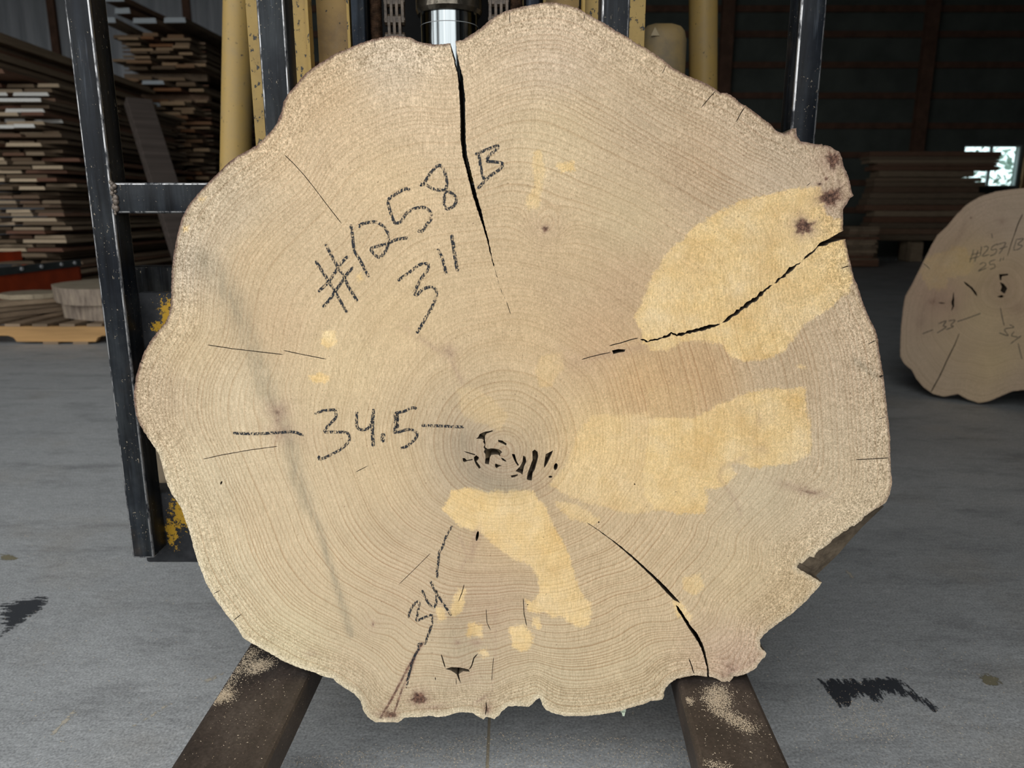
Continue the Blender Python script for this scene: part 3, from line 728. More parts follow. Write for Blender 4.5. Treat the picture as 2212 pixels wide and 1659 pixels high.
samples = [  # x, y, r, g, b of the bare wood, woolliness, ring contrast
    (700, 230, 205, 178, 140, .30, .45), (860, 120, 205, 185, 156, .36, .45), (640, 300, 212, 186, 148, .26, .55), (480, 450, 204, 184, 152, .30, .55), (400, 560, 200, 182, 154, .36, .55),
    (560, 560, 212, 186, 146, .20, .50), (600, 700, 214, 186, 146, .18, .50), (750, 780, 222, 196, 152, .17, .42), (420, 750, 214, 190, 150, .20, .6), (330, 850, 205, 182, 148, .34, .5),
    (500, 850, 224, 202, 164, .17, .65), (450, 1050, 226, 206, 168, .19, .75), (600, 1100, 226, 202, 162, .13, .8), (480, 1250, 230, 211, 172, .16, .9), (700, 1200, 226, 202, 162, .11, 1.0),
    (620, 1400, 232, 214, 172, .13, 1.0), (800, 1450, 224, 202, 164, .10, 1.0), (830, 1000, 220, 194, 152, .14, .55), (850, 700, 219, 191, 147, .17, .3), (850, 400, 214, 187, 146, .22, .4),
    (950, 250, 211, 186, 150, .24, .5), (1200, 120, 200, 178, 148, .32, .6), (1200, 300, 209, 186, 147, .22, .6), (1400, 250, 190, 168, 136, .27, .75), (1500, 350, 189, 164, 131, .26, .75),
    (1600, 300, 191, 169, 139, .28, .7), (1700, 350, 186, 166, 138, .26, .6), (1780, 360, 184, 162, 134, .2, .4), (1350, 480, 204, 181, 142, .18, .5), (1250, 600, 205, 178, 138, .2, .35),
    (1350, 620, 195, 166, 129, .2, .3), (1150, 720, 213, 184, 141, .2, .3), (1300, 720, 204, 172, 132, .18, .35), (1400, 830, 208, 173, 126, .2, .7), (1500, 820, 204, 170, 126, .2, .75),
    (1700, 800, 200, 175, 140, .26, .7), (1850, 800, 205, 182, 150, .36, .6), (1880, 950, 210, 188, 155, .38, .55), (1820, 1000, 212, 190, 155, .34, .6), (1650, 1080, 214, 194, 158, .17, .8),
    (1800, 1110, 220, 198, 162, .32, .5), (1600, 1250, 224, 200, 158, .17, .8), (1700, 1290, 218, 192, 150, .26, .5), (1400, 1200, 222, 196, 155, .16, .95), (1300, 1300, 222, 196, 155, .13, 1.1),
    (1350, 1450, 222, 200, 160, .12, 1.1), (1200, 1480, 224, 204, 165, .1, 1.2), (1000, 1450, 215, 195, 160, .1, 1.0), (1050, 1300, 208, 182, 148, .12, 1.1), (1090, 880, 212, 186, 145, .17, .5),
    (1300, 950, 230, 198, 145, .2, .6), (1600, 1430, 216, 188, 158, .14, .7), (900, 1250, 220, 195, 158, .12, 1.05), (1060, 1030, 182, 164, 136, .12, .8), (1020, 960, 190, 170, 140, .12, .6), (1100, 1150, 218, 188, 145, .14, 1.0),
]
def even_tones(smp, level=None):
    a = np.array(smp, float); c = a[:, 2:5] / 255.0
    lin = np.where(c <= 0.04045, c / 12.92, ((c + 0.055) / 1.055) ** 2.4)
    lum = lin @ np.array([0.2126, 0.7152, 0.0722])
    A = np.stack([np.ones(len(a)), a[:, 0] - a[:, 0].mean(), a[:, 1] - a[:, 1].mean()], 1)
    fit = A @ np.linalg.lstsq(A, lum, rcond=None)[0]
    lin = np.clip(lin * ((level if level else lum.mean()) / fit)[:, None], 0, 0.8)
    a[:, 2:5] = 255.0 * np.where(lin <= 0.0031308, lin * 12.92, 1.055 * lin ** (1 / 2.4) - 0.055)
    return [tuple(r) for r in a], (level if level else lum.mean())
samples, WOOD_LEVEL = even_tones(samples)
yellow = [P('1388,715 1372,690 1405,610 1430,565 1455,535 1500,490 1560,455 1600,437 1640,425 1700,412 1740,406 1770,404 1782,422 1778,440 1786,462 1800,478 1822,470 1826,520 1832,560 1840,600 1832,630 1800,660 1762,682 1735,702 1712,735 1690,760 1650,776 1605,779 1575,766 1560,742 1525,735 1480,735 1455,748 1438,757 1405,756 1385,738'),
          P('1400,900 1450,900 1500,902 1560,872 1620,846 1680,842 1738,838 1742,880 1746,905 1752,932 1750,980 1715,998 1690,1004 1640,1010 1600,1002 1578,1004 1590,1022 1575,1040 1560,1052 1520,1056 1532,1075 1522,1106 1480,1108 1440,1104 1400,1095 1370,1100 1360,1000'),
          (P('1280,900 1400,893 1420,960 1415,1100 1370,1112 1330,1100 1290,1092 1240,1078 1190,1048 1225,1000 1245,940'), 0.55), (P('1400,840 1500,830 1520,900 1400,910'), 0.15),
          P('975,1062 1012,1052 1050,1062 1100,1060 1150,1062 1180,1100 1202,1150 1228,1196 1240,1250 1262,1292 1276,1302 1274,1350 1240,1352 1218,1330 1190,1332 1150,1300 1166,1280 1162,1250 1148,1222 1110,1205 1075,1182 1040,1150 1000,1138 975,1118 958,1098'),
          (P('1200,1085 1240,1090 1270,1105 1292,1122 1280,1132 1262,1128 1230,1118'), 0.6),
          P('990,1272 1003,1276 1001,1322 985,1330 968,1328 980,1300'), P('942,1312 958,1314 962,1338 946,1342'), P('1012,1348 1046,1346 1042,1376 1008,1374'), P('1104,1358 1130,1352 1148,1366 1150,1392 1128,1408 1106,1396'),
          P('1138,1298 1166,1302 1168,1322 1140,1320'), P('1148,1332 1166,1334 1164,1356 1150,1352'), (P('1156,325 1170,322 1176,368 1172,408 1160,450 1138,455 1136,440 1152,400'), 0.6), P('1204,354 1238,350 1240,366 1212,372'),
          P('698,718 722,716 726,744 706,752 692,744'), P('668,814 694,808 716,818 700,828 676,824'), (P('1168,770 1212,764 1216,796 1190,832 1166,836 1160,800'), 0.35), (P('990,840 1020,835 1060,860 1100,900 1080,930 1000,900'), 0.25), (P('1480,1248 1512,1240 1520,1268 1500,1286 1474,1272'), 0.6),
          P('1452,1294 1472,1300 1492,1332 1484,1344 1464,1328'), P('394,490 406,488 408,500 396,502'), P('1035,1410 1050,1400 1056,1415 1042,1420'), P('770,596 780,592 786,604 776,610'), P('1722,790 1740,792 1738,800'),
          P('432,425 444,428 440,436 428,436')]
blobs = [(602, 888, 26, 20, 0.3, .55), (606, 934, 26, 22, 0, .5), (600, 905, 12, 30, 0, .5), (640, 940, 60, 24, 0.2, .18), (1178, 494, 10, 10, 0, .75), (1178, 496, 34, 28, 0, .22), (1736, 489, 17, 14, 0.3, .95), (1757, 482, 14, 5, -0.7, .6),
         (1794, 426, 22, 14, -0.3, .95), (1800, 345, 13, 14, 0, .95), (1786, 352, 26, 16, 0.4, .45), (1785, 386, 6, 6, 0, .8), (1770, 398, 8, 6, 0, .7), (1812, 392, 6, 5, 0, .55), (1818, 400, 12, 3, 0, .5), (1790, 366, 8, 22, 0.5, .4), (1795, 445, 10, 14, 0, .5),
         (970, 760, 14, 20, -0.6, .5), (1240, 780, 40, 22, 0.4, .22), (1310, 765, 60, 8, -0.15, .35), (905, 1508, 13, 11, 0, .95), (905, 1500, 24, 20, 0, .35), (1052, 1536, 8, 20, 0.1, .75), (842, 1545, 26, 13, 0.2, .75), (935, 1528, 28, 6, -0.1, .5),
         (1040, 1510, 16, 4, -0.6, .6), (1580, 1448, 20, 24, 0.3, .6), (1562, 1462, 10, 16, 0, .55), (1628, 1428, 16, 4, -0.4, .55), (1640, 1418, 16, 16, 0, .25), (1745, 1062, 40, 7, 0.2, .6), (1705, 1048, 36, 8, 0.15, .4), (1030, 1158, 8, 18, 0.2, .55), (1022, 1185, 7, 22, 0.25, .45),
         (988, 1388, 7, 6, 0, .55), (1028, 1388, 12, 7, 0, .55), (1000, 1455, 30, 24, 0, .3), (806, 1348, 4, 7, 0, .7), (806, 1350, 24, 18, 0, .18), (990, 1425, 34, 12, 0, .18), (1905, 812, 10, 12, 0, .35), (1640, 905, 5, 14, 0, .35), (1646, 970, 12, 9, 0, .35),
         (1712, 292, 8, 12, 0, .3), (1780, 318, 26, 8, 0, .2), (672, 1412, 14, 8, 0, .3), (1070, 990, 70, 40, 0.2, .18), (1150, 1040, 50, 24, 0.5, .16), (1240, 640, 90, 60, 0, .08)]
lines = [(P('912,1390 896,1418 880,1445 862,1480 846,1510 828,1540 822,1552'), 4.5, .75), (P('900,1410 895,1425 885,1455 868,1490 858,1520 850,1545 846,1560'), 4.0, .7), (P('930,1225 937,1235'), 3, .4), (P('905,730 940,752 970,772 985,800 998,826'), 6, .34), (P('992,1160 1010,1200 996,1230'), 4, .3),
         (P('1612,985 1560,1012 1552,1030 1566,1050 1588,1080 1600,1110'), 5, .3), (P('1730,1070 1732,1060 1742,1052'), 2.5, .6), (P('1070,1310 1070,1420 1062,1490'), 3, .22), (P('900,730 870,700'), 8, .15), (P('1255,782 1325,763 1420,742'), 7, .26)]
greys = [(P('440,560 500,640 540,740 575,845'), 26, .55), (P('575,845 600,890 628,960 640,1030 665,1090'), 18, .6), (P('665,1090 690,1140 712,1220 735,1290 758,1370'), 9, .6), (P('1000,950 1010,1010 1060,1048 1120,1052'), 22, .4), (P('985,1330 1000,1400'), 34, .25), (P('1850,780 1895,815'), 8, .5), (P('1818,578 1845,582'), 9, .4)]
rim = [(650, 150, 1.0), (900, 90, .9), (1200, 10, .8), (1500, 180, .9), (480, 370, 1.0), (380, 520, .9), (300, 850, .95), (350, 1000, .25), (450, 1260, .12), (620, 1430, .05), (900, 1550, .1), (1250, 1545, .08), (1550, 1465, .3), (1720, 1310, .35), (1800, 330, .8), (1840, 420, .8), (1870, 680, .8), (1915, 880, .7), (1925, 1030, .6), (1800, 1170, .3)]
M['endgrain'] = mat_end_grain('pale_end_grain', 92, 0.37)
M['slab_side'] = mat_slab_side('weathered_slab_edge', (0.21, 0.165, 0.115), (0.11, 0.085, 0.06))
me, org = build_slab('slab_body', BIG_LOOP, BIG_OUT, BIG_HOLES, slab_to3d, 0.076, (1088, 978), samples, yellow, blobs, lines, greys, 5.2, rng,
                     wedge=(wedge_in, wedge_out), rim=rim, knots=[(1178, 494, 26, 0.075), (1178, 494, 75, 0.03), (806, 1350, 22, -0.035), (604, 910, 34, 0.05), (1740, 1062, 28, 0.04), (1736, 489, 30, 0.05), (1794, 430, 30, 0.06), (1790, 345, 40, 0.05), (990, 1440, 34, -0.03), (985, 785, 30, 0.02), (1580, 1450, 20, -0.04), (1168, 1462, 30, 0.022), (1110, 1330, 45, 0.012), (1240, 330, 70, 0.012)],
                     mats=[M['endgrain'], M['slab_side']])
big = empty('log_slice', org, 'large pale round log slab numbered 1258 standing on the lift forks', 'wood slab')
link_mesh('slab_body', me, [M['endgrain'], M['slab_side']], big)
M['pencil'] = mat_pencil('black_lumber_crayon', (0.018, 0.021, 0.026), 0.075)
def writing(parent, to3d, name, strokes, w, mat, label, lift=0.0004):
    mb = MB()
    for s in strokes:
        pts, ww = s if isinstance(s, tuple) else (s, w)
        stroke_mesh(mb, pts, ww, to3d, lift)
    return mb.obj(name, mat, parent, label=label)
k1 = lambda s: P(s, 650, 300, 4.424)
k2 = lambda s: P(s, 480, 820, 4.022)
k3 = lambda s: P(s, 850, 1100, 5.53)
writing(big, slab_to3d, 'written_number', [k1('235,1005 290,1110 350,1220 410,1320 460,1420 540,1550'), k1('140,1165 240,1320 330,1470 440,1660'), k1('450,1120 400,1170 350,1240 260,1370 165,1460'), k1('505,1225 450,1280 340,1440 270,1540 210,1610'),
    k1('475,815 490,900 510,1060 560,1150 650,1320'), k1('555,850 565,820 640,800 720,795 790,840 830,900 835,980 810,1070 750,1130 700,1100 670,1050 720,1030 820,1000 920,960 1020,945'),
    k1('1040,490 1005,475 900,530 825,585') + [], k1('825,585 850,680 880,770 905,805 960,785 1010,710 1090,665 1170,655 1230,690 1245,760 1200,820 1160,880 1115,880'),
    k1('1140,430 1200,440 1270,480 1370,495 1450,525 1485,580 1460,640 1400,670 1370,630 1375,520 1395,420 1370,310 1335,255 1290,270 1220,350 1180,420 1140,455'),
    k1('1700,150 1720,280 1750,390'), k1('1665,150 1780,100 1890,60'), k1('1890,60 1870,100 1800,160 1770,215'), k1('1770,215 1850,220 1925,235 1900,290 1800,360 1690,475')], 6.6, M['pencil'], 'black crayon writing #1258 B')
writing(big, slab_to3d, 'written_thickness', [k1('925,1355 1030,1280 1130,1205 1215,1190'), k1('1215,1190 1220,1240 1160,1320 1110,1410 1080,1480'), k1('1080,1480 1110,1490 1160,1440 1240,1415 1295,1450 1280,1540 1240,1630') + P('923,680 912,700 900,720'),
    k1('1305,1050 1350,1140 1390,1295'), (k1('1440,915 1460,1040 1480,1180 1500,1270'), 7.5)], 6.6, M['pencil'], 'black crayon writing 3 inches')
writing(big, slab_to3d, 'written_width', [k2('95,465 300,470 480,460 620,455 705,485'), k2('800,295 880,270 985,260'), k2('985,260 985,330 920,400 885,455'), k2('885,455 990,455 1080,460 1105,500 1090,550 1020,610 930,660 850,690 838,660'),
    k2('1170,270 1170,400 1210,435 1270,420 1300,360'), (k2('1315,255 1305,400 1312,580'), 7.5), (k2('1400,465 1390,545'), 9.5), (k2('1505,290 1508,370 1500,470'), 8.5), k2('1522,290 1525,420'), k2('1500,290 1580,275 1650,245 1690,250'),
    k2('1520,460 1600,435 1660,440 1695,470 1680,510 1640,550 1600,580 1545,600'), k2('1730,397 1900,402 2100,412')], 6.0, M['pencil'], 'black crayon writing 34.5 between two dashes')
writing(big, slab_to3d, 'written_height', [k3('705,200 660,260 620,350 580,460 545,520 535,640 520,720 525,820'), k3('440,855 500,980 580,1100 690,1270'), k3('340,965 400,1090 460,1165 500,1150 515,1050 510,960'), k3('180,1300 200,1210 260,1120 310,1095'), k3('310,1095 300,1180 270,1340'),
    k3('270,1340 350,1300 460,1255'), k3('460,1255 465,1330 440,1430 400,1540 380,1600') + P('905,1391 904,1402 896,1416 888,1438 881,1468 878,1488')], 5.2, M['pencil'], 'black crayon writing 34 on a sloping line')
# drip of glue under the lower rim
dr = MB()
for (x0_, x1_, y0_, y1_) in ((1339, 1354, 1532, 1543), (1343, 1352, 1541, 1551)):
    q = slab_to3d(np.array([(x0_, y0_), (x1_, y0_), (x1_ - 2, y1_), (x0_ + 3, y1_)]), 0.004)
    dr.prism(q, -S_N * 0.01)
dr.obj('glue_drip', mat_plain('milky_green_glue', (0.52, 0.60, 0.46), 0.4), big, label='milky glue drip')

# ================================================================== FORKLIFT
g = NG('edge_worn_bare_steel'); n_ = g.noise(1.0, 4, 0.65, g.mapv(scale=(90, 90, 40)))
wm = g.step(n_, 0.36, 0.60)
M['worn'] = g.done(g.mix(wm, (0.012, 0.014, 0.018), (0.42, 0.42, 0.42)), 0.38, wm, 0.25)   # bare metal where the paint is gone
YP = 0.992                                   # front plane of the load backrest
truck = empty('forklift', (-0.09, 1.05, 0.0), 'yellow lift truck with black load backrest behind the large slab', 'forklift')
def px_x(px, py, Y): return float(hit_y(px, py, Y)[0])
def px_z(px, py, Y): return float(hit_y(px, py, Y)[2])
zb = px_z(310, 1206, YP)                     # bottom of the backrest posts
ZT = 1.30
backrest = empty('load_backrest', (-0.08, YP, zb), parent=None)
wparent(backrest, truck)
posts = []
for a, b, bot, mat in ((137, 193, zb, M['black']), (552, 613, zb + 0.02, M['black']), (1300, 1362, zb + 0.02, M['black']), (1731, 1788, zb, M['black'])):
    xa, xb = px_x(a, 0, YP), px_x(b, 0, YP)
    posts.append((xa, xb))
    MB().box((xa, YP, bot), (xb, YP + 0.041, ZT), bev=0.0028, edge=1).obj('post', [mat, M['worn']], backrest, smooth=True)
za, zc = px_z(350, 394, YP), px_z(350, 461, YP)
for (x0_, x1_) in ((posts[0][1], posts[1][0]), (posts[1][1], posts[2][0]), (posts[2][1], posts[3][0])):
    MB().box((x0_, YP + 0.002, zc), (x1_, YP + 0.037, za), bev=0.0028, edge=1).obj('crossbar', [M['black'], M['worn']], backrest, smooth=True)
MB().box((posts[0][0], YP, ZT), (posts[3][1], YP + 0.041, ZT + 0.04), bev=0.003).obj('top_bar', M['black'], backrest, smooth=True)
# weld beads where the crossbar meets the outer posts
M['weld'] = mat_plain('grey_brown_weld', (0.13, 0.105, 0.085), 0.4, 0.5, 300, 0.4)
wr = random.Random(4)
for xw, sgn in ((posts[0][1], 1), (posts[1][0], -1)):
    wbd = MB()
    for i in range(15):
        z = zc + (za - zc) * i / 14 + wr.uniform(-.0008, .0008)
        r = wr.uniform(0.0016, 0.0044); c = Vector((xw + sgn * 0.0015 + wr.uniform(-.003, .003), YP + 0.0015, z))
        bm = bmesh.new(); bmesh.ops.create_icosphere(bm, subdivisions=2, radius=r)
        bm.verts.index_update()
        wbd.add([(v.co.x + c.x, v.co.y * .8 + c.y, v.co.z * 1.2 + c.z) for v in bm.verts], [[v.index for v in f.verts] for f in bm.faces]); bm.free()
    wbd.obj('weld_bead', M['weld'], backrest, smooth=True)
# carriage: two fork bars joined by end plates, black with yellow showing through
def mat_carriage_patch(name, spots):
    g = NG(name)
    n1 = g.noise(10, 5, 0.65)
    c = g.mix(g.step(n1, 0.35, 0.7), (0.014, 0.015, 0.017), (0.05, 0.052, 0.056))
    fl = g.m('MULTIPLY', g.step(g.noise(330, 2, 0.5), 0.68, 0.76), g.step(g.noise(26, 3, 0.6), 0.40, 0.65))
    pos = g.node('ShaderNodeNewGeometry').outputs['Position']
    tot = None
    for (x, y, z), (rx, rz) in spots:
        v = g.mapv(pos, (1 / rx, 0, 1 / rz), (0, 0, 0), (-x / rx, 0, -z / rz))
        ln = g.node('ShaderNodeVectorMath', operation='LENGTH'); g.put(ln.inputs[0], v)
        k = g.m('SUBTRACT', 1.0, ln.outputs['Value'])
        tot = k if tot is None else g.m('MAXIMUM', tot, k)
    ch = g.step(g.m('ADD', tot, g.m('MULTIPLY', g.m('SUBTRACT', g.noise(170, 5, 0.8), 0.5), 4.2)), 0.28, 0.42)
    c = g.mix(ch, c, (0.46, 0.27, 0.03)); c = g.mix(fl, c, (0.38, 0.31, 0.23))
    g.bump(n1, 0.15, 0.002)
    return g.done(c, 0.55, 0, 0.12)
YC = 1.040
carr = empty('fork_carriage', (-0.08, YC, zb)); wparent(carr, truck)
cxl, cxr = px_x(296, 600, YC), px_x(296, 600, YC) * -1 - 0.17
zt1, zt2 = px_z(330, 577, YC), px_z(330, 628, YC + 0.0)
M['carr1'] = mat_carriage_patch('black_carriage_paint_worn_to_yellow', [(hit_y(362, 680, YC - .006), (0.014, 0.028)), (hit_y(340, 705, YC - .006), (0.01, 0.008)),
                                                                 (hit_y(392, 1108, YC - .006), (0.020, 0.030)), (hit_y(372, 1150, YC - .006), (0.010, 0.030))])
MB().box((posts[0][0] + .01, YC + 0.012, zt2 - 0.02), (posts[3][1], YC + 0.05, zt1), bev=0.003).obj('upper_bar', M['carriage'], carr, smooth=True)
zm1, zm0 = px_z(330, 632, YC - 0.006), px_z(330, 800, YC)
MB().box((cxl, YC - 0.006, zm0), (-0.14 - cxl - .02, YC + 0.03, zm1), bev=0.003).obj('upper_plate', M['carr1'], carr, smooth=True)
zl1, zl0 = px_z(380, 1062, YC), px_z(380, 1212, YC)
MB().box((px_x(330, 1150, YC) - 0.012, YC - 0.006, zl0), (-0.14 - cxl, YC + 0.04, zl1), bev=0.004).obj('lower_bar', M['carr1'], carr, smooth=True)
for x in (cxl, -0.14 - cxl - 0.03):
    MB().box((x, YC + 0.03, zl0 + .01), (x + 0.022, YC + 0.09, zt1 - .005)).obj('end_plate', M['carriage'], carr)
MB().box((px_x(340, 1000, YC + .06), YC + 0.05, zl1 - .02), (-0.3, YC + 0.06, zm0 + .02)).obj('back_plate', mat_plain('tan_dusty_plate', (0.22, 0.17, 0.11), 0.7), carr)

# forks
def mat_fork():
    g = NG('rust_brown_fork_steel')
    n1 = g.noise(11, 5, 0.65, g.mapv(scale=(1.5, 0.6, 1))); n2 = g.noise(300, 3, 0.6); n3 = g.noise(6, 5, 0.7, g.mapv(loc=(4, 4, 4)))
    c = g.ramp(n1, [(0.3, (0.028, 0.022, 0.018)), (0.5, (0.050, 0.038, 0.031)), (0.72, (0.085, 0.068, 0.056))])
    c = g.mix(g.m('MULTIPLY', g.step(n3, 0.5, 0.7), 0.6), c, (0.030, 0.031, 0.032))
    c = g.mix(1.0, c, g.ramp(n2, [(0.25, (0.6,) * 3), (0.75, (1.4,) * 3)]), 'MULTIPLY')
    d = g.m('MULTIPLY', g.step(g.noise(420, 1, 0.5), 0.71, 0.76), g.step(g.noise(20, 3), 0.40, 0.6))
    c = g.mix(d, c, (0.42, 0.33, 0.23))
    g.bump(n2, 0.12, 0.001)
    return g.done(c, 0.55, 0, 0.45)
M['fork'] = mat_fork()
FZL, FZR = 0.1645, 0.155          # each blade reaches up to where the slab sits on it
def fork(outer, inner, FZ):
    o0, o1_ = [hit_z(*p, FZ) for p in outer]; i0, i1_ = [hit_z(*p, FZ) for p in inner]
    line = lambda a, b, Y: a[0] + (b[0] - a[0]) * (Y - a[1]) / (b[1] - a[1])
    xs = lambda Y: sorted((line(o0, o1_, Y), line(i0, i1_, Y)))
    f = empty('fork', (sum(xs(0.9)) / 2, 0.9, FZ - 0.04)); wparent(f, truck)
    bm = bmesh.new()
    prof = [(-0.10, FZ - .004, FZ - .014), (-0.06, FZ, FZ - .017), (0.3, FZ, FZ - .030), (0.7, FZ, FZ - .038), (1.0, FZ, FZ - .042), (1.038, FZ, FZ - .042)]
    sec = []
    for Y, zt, zb_ in prof:
        x0_, x1_ = xs(Y)
        k = 0.82 if Y < -0.05 else 1.0
        m_ = (x0_ + x1_) / 2; x0_, x1_ = m_ + (x0_ - m_) * k, m_ + (x1_ - m_) * k
        r = min(0.006, (zt - zb_) * 0.3)
        sec.append([bm.verts.new(p) for p in ((x0_ + r, Y, zt), (x1_ - r, Y, zt), (x1_ - r * .3, Y, zt - r * .3), (x1_, Y, zt - r), (x1_, Y, zb_), (x0_, Y, zb_), (x0_, Y, zt - r), (x0_ + r * .3, Y, zt - r * .3))])
    for s, t in zip(sec, sec[1:]):
        for i in range(8): bm.faces.new((s[i], s[(i + 1) % 8], t[(i + 1) % 8], t[i]))
    bm.faces.new(sec[0]); bm.faces.new(sec[-1][::-1])
    bmesh.ops.recalc_face_normals(bm, faces=bm.faces)
    me = bpy.data.meshes.new('blade'); bm.to_mesh(me); bm.free()
    o = link_mesh('blade', me, M['fork']); wparent(o, f)
    x0_, x1_ = xs(1.02)
    MB().box((x0_, 1.0, FZ - .042), (x1_, 1.038, 0.70), bev=0.004).obj('shank', M['fork'], f, smooth=True)
    MB().box((x0_ + .01, 1.0, 0.70), (x1_ - .01, 1.06, 0.715), bev=0.002).obj('hook', M['fork'], f)
    return f, xs
forkL, xsL = fork(((365, 1659), (537, 1392)), ((570, 1659), (663, 1467)), FZL)
forkR, xsR = fork(((1710, 1659), (1618, 1458)), ((1512, 1659), (1467, 1480)), FZR)

# mast, lift cylinder and chains
CXM = -0.0975
mast = empty('mast', (CXM, 1.2, 0.06)); wparent(mast, truck)
ZM = 2.1
YM = 1.20
for s in (-1, 1):
    xo, xi = CXM + s * 0.2945, CXM + s * 0.200
    MB().box((min(xo, xi), YM, 0.06), (max(xo, xi), YM + 0.012, ZM), bev=0.001).obj('outer_flange', M['yellow_chip'] if True else None, mast)
    MB().box((min(xi, xi + s * .004), YM - .012, 0.06), (max(xi, xi + s * .004), YM, ZM)).obj('flange_lip', M['yellow'], mast)
    MB().box((CXM + s * 0.247 - .006, YM + .012, 0.06), (CXM + s * 0.247 + .006, YM + .12, ZM)).obj('rail_web', M['yellow_dirty'], mast)
    xp0, xp1 = CXM + s * 0.199, CXM + s * 0.148
    MB().box((min(xp0, xp1), YM + 0.035, 0.06), (max(xp0, xp1), YM + 0.048, ZM)).obj('stiffener_plate', M['yellow_dirty'], mast)
    xq = CXM + s * 0.1455
    MB().box((xq - .002, YM + .006, 0.06), (xq + .002, YM + .04, ZM)).obj('plate_edge', M['yellow'], mast)
    xr0, xr1 = CXM + s * 0.138, CXM + s * 0.118
    MB().box((min(xr0, xr1), YM - 0.01, 0.06), (max(xr0, xr1), YM + 0.08, ZM - .2), bev=0.002).obj('inner_rail', M['black_light'], mast, smooth=True)
    MB().box((CXM + s * .112 - .003, YM + .02, 0.06), (CXM + s * .112 + .003, YM + .05, ZM)).obj('rail_strip', M['yellow'], mast)
M['dash'] = mat_plain('dull_black_cowl', (0.012, 0.012, 0.012), 0.8, spec=0.1)
g = NG('polished_chrome'); n = g.noise(1.0, 2, 0.5, g.mapv(scale=(300, 300, 2)))
M['chrome'] = g.done(g.ramp(n, [(0.3, (0.24, 0.27, 0.275)), (0.7, (0.46, 0.49, 0.50))]), g.remap(n, .3, .7, 0.10, 0.2), 1.0)
M['grease'] = mat_plain('greasy_brown_steel', (0.085, 0.062, 0.042), 0.4, 0.6, 70, 0.2, 0.6)
M['rust'] = mat_plain('rusty_rod_steel', (0.075, 0.042, 0.024), 0.5, 0.7, 120, 0.3, 0.7)
cyl = empty('lift_cylinder', (CXM, 1.26, 0.3)); wparent(cyl, mast)
zc_ = px_z(968, 19, 1.215)
MB().tube((CXM, 1.26, 0.3), (CXM, 1.26, zc_ + .02), 0.0445, n=64).obj('chrome_rod', M['chrome'], cyl, smooth=True)
MB().tube((CXM, 1.26, zc_ - .0165), (CXM, 1.26, zc_ - .0155), 0.04475, n=64).obj('wear_ring', mat_plain('bright_wear_line', (.28, .29, .29), .4), cyl, smooth=True)
col_mb = MB().tube((CXM, 1.26, zc_), (CXM, 1.26, zc_ + 0.006), 0.0485, 0.0515, n=64).tube((CXM, 1.26, zc_ + 0.006), (CXM, 1.26, zc_ + 0.09), 0.0515, n=64)
col_mb.obj('gland_collar', mat_plain('greasy_worn_gland_steel', (0.16, 0.14, 0.11), 0.22, 0.6, 60, 0.8, 0.3), cyl, smooth=True)
MB().tube((CXM, 1.26, zc_ + .09), (CXM, 1.26, 1.9), 0.048, n=48).obj('barrel', M['dash'], cyl, smooth=True)
for s in (-1, 1):
    xc = CXM + s * 0.0775
    ch = empty('lift_chain', (xc, 1.215, 0.5)); wparent(ch, mast)
    # leaf chain: alternate rows of four and three plates on pins
    def link_row(nm, offs):
        mb = MB()
        for dx in offs:
            pl = []
            for k in range(12):
                a = 2 * math.pi * k / 12
                zz = 0.0085 * math.sin(a); yy = 0.0085 * math.cos(a)
                pl.append((dx - .0020, yy, zz + (0.0125 if zz > 0 else -0.0125)))
            mb.prism(pl, (0.0040, 0, 0))
        mb.tube((-0.0155, 0, 0.0125), (0.0155, 0, 0.0125), 0.0050, n=10)
        return mb.mesh(nm)
    mA, mB_ = link_row('link', (-0.0125, -0.004, 0.004, 0.0125)), link_row('link', (-0.008, 0.0, 0.008))
    for k in range(30):
        o = link_mesh('chain_link', (mA, mB_)[k % 2], M['grease'])
        o.location = (xc, 1.215, 0.60 + k * 0.025); wparent(o, ch)
    xr = CXM + s * 0.104
    rod = MB()
    N_ = 26
    rod.tube((xr, 1.205, 0.55), (xr, 1.205, 1.5), 0.0080, n=16)
    # thread
    zs = np.arange(0.85, 1.25, 0.0005)
    for k in range(0, 190):
        z = 0.86 + k * 0.0021
        rod.tube((xr, 1.205, z), (xr, 1.205, z + 0.0010), 0.0080, 0.0093, n=14, caps=False).tube((xr, 1.205, z + .0010), (xr, 1.205, z + 0.0021), 0.0093, 0.0080, n=14, caps=False)
    rod.obj('anchor_rod', M['rust'], mast, smooth=True)
# cowl, guard legs and side tank behind the mast
MB().box((-0.30, 1.62, 0.25), (0.105, 2.6, 1.7), bev=0.03).obj('cowl', M['dash'], truck, smooth=True)
YG = 1.9
for (a, b, r) in (((517, 0), (509, 360), 0.0362), ((1519, 0), (1519, 190), 0.0330)):
    p, q = hit_y(*a, YG), hit_y(*b, YG)
    d = (p - q) / (p[2] - q[2])
    MB().tube(q + d * (0.35 - q[2]), q + d * (2.1 - q[2]), r, n=40).obj('guard_leg', M['yellow_pipe'], truck, smooth=True)
xt0, xt1, ztk = px_x(1386, 100, 1.75), px_x(1490, 100, 1.75), px_z(1440, 42, 1.75)
MB().box((xt0, 1.75, 0.45), (xt1, 2.25, ztk), bev=0.034).obj('side_tank', M['tank'], truck, smooth=True)
c_ = [hit_y(x, y, 1.7485) for x, y in ((1406, 77), (1415, 58), (1425, 77))]
MB().prism(c_, (0, 0.001, 0)).obj('warning_triangle', mat_plain('pale_sticker', (0.48, 0.38, 0.22), 0.5), truck)

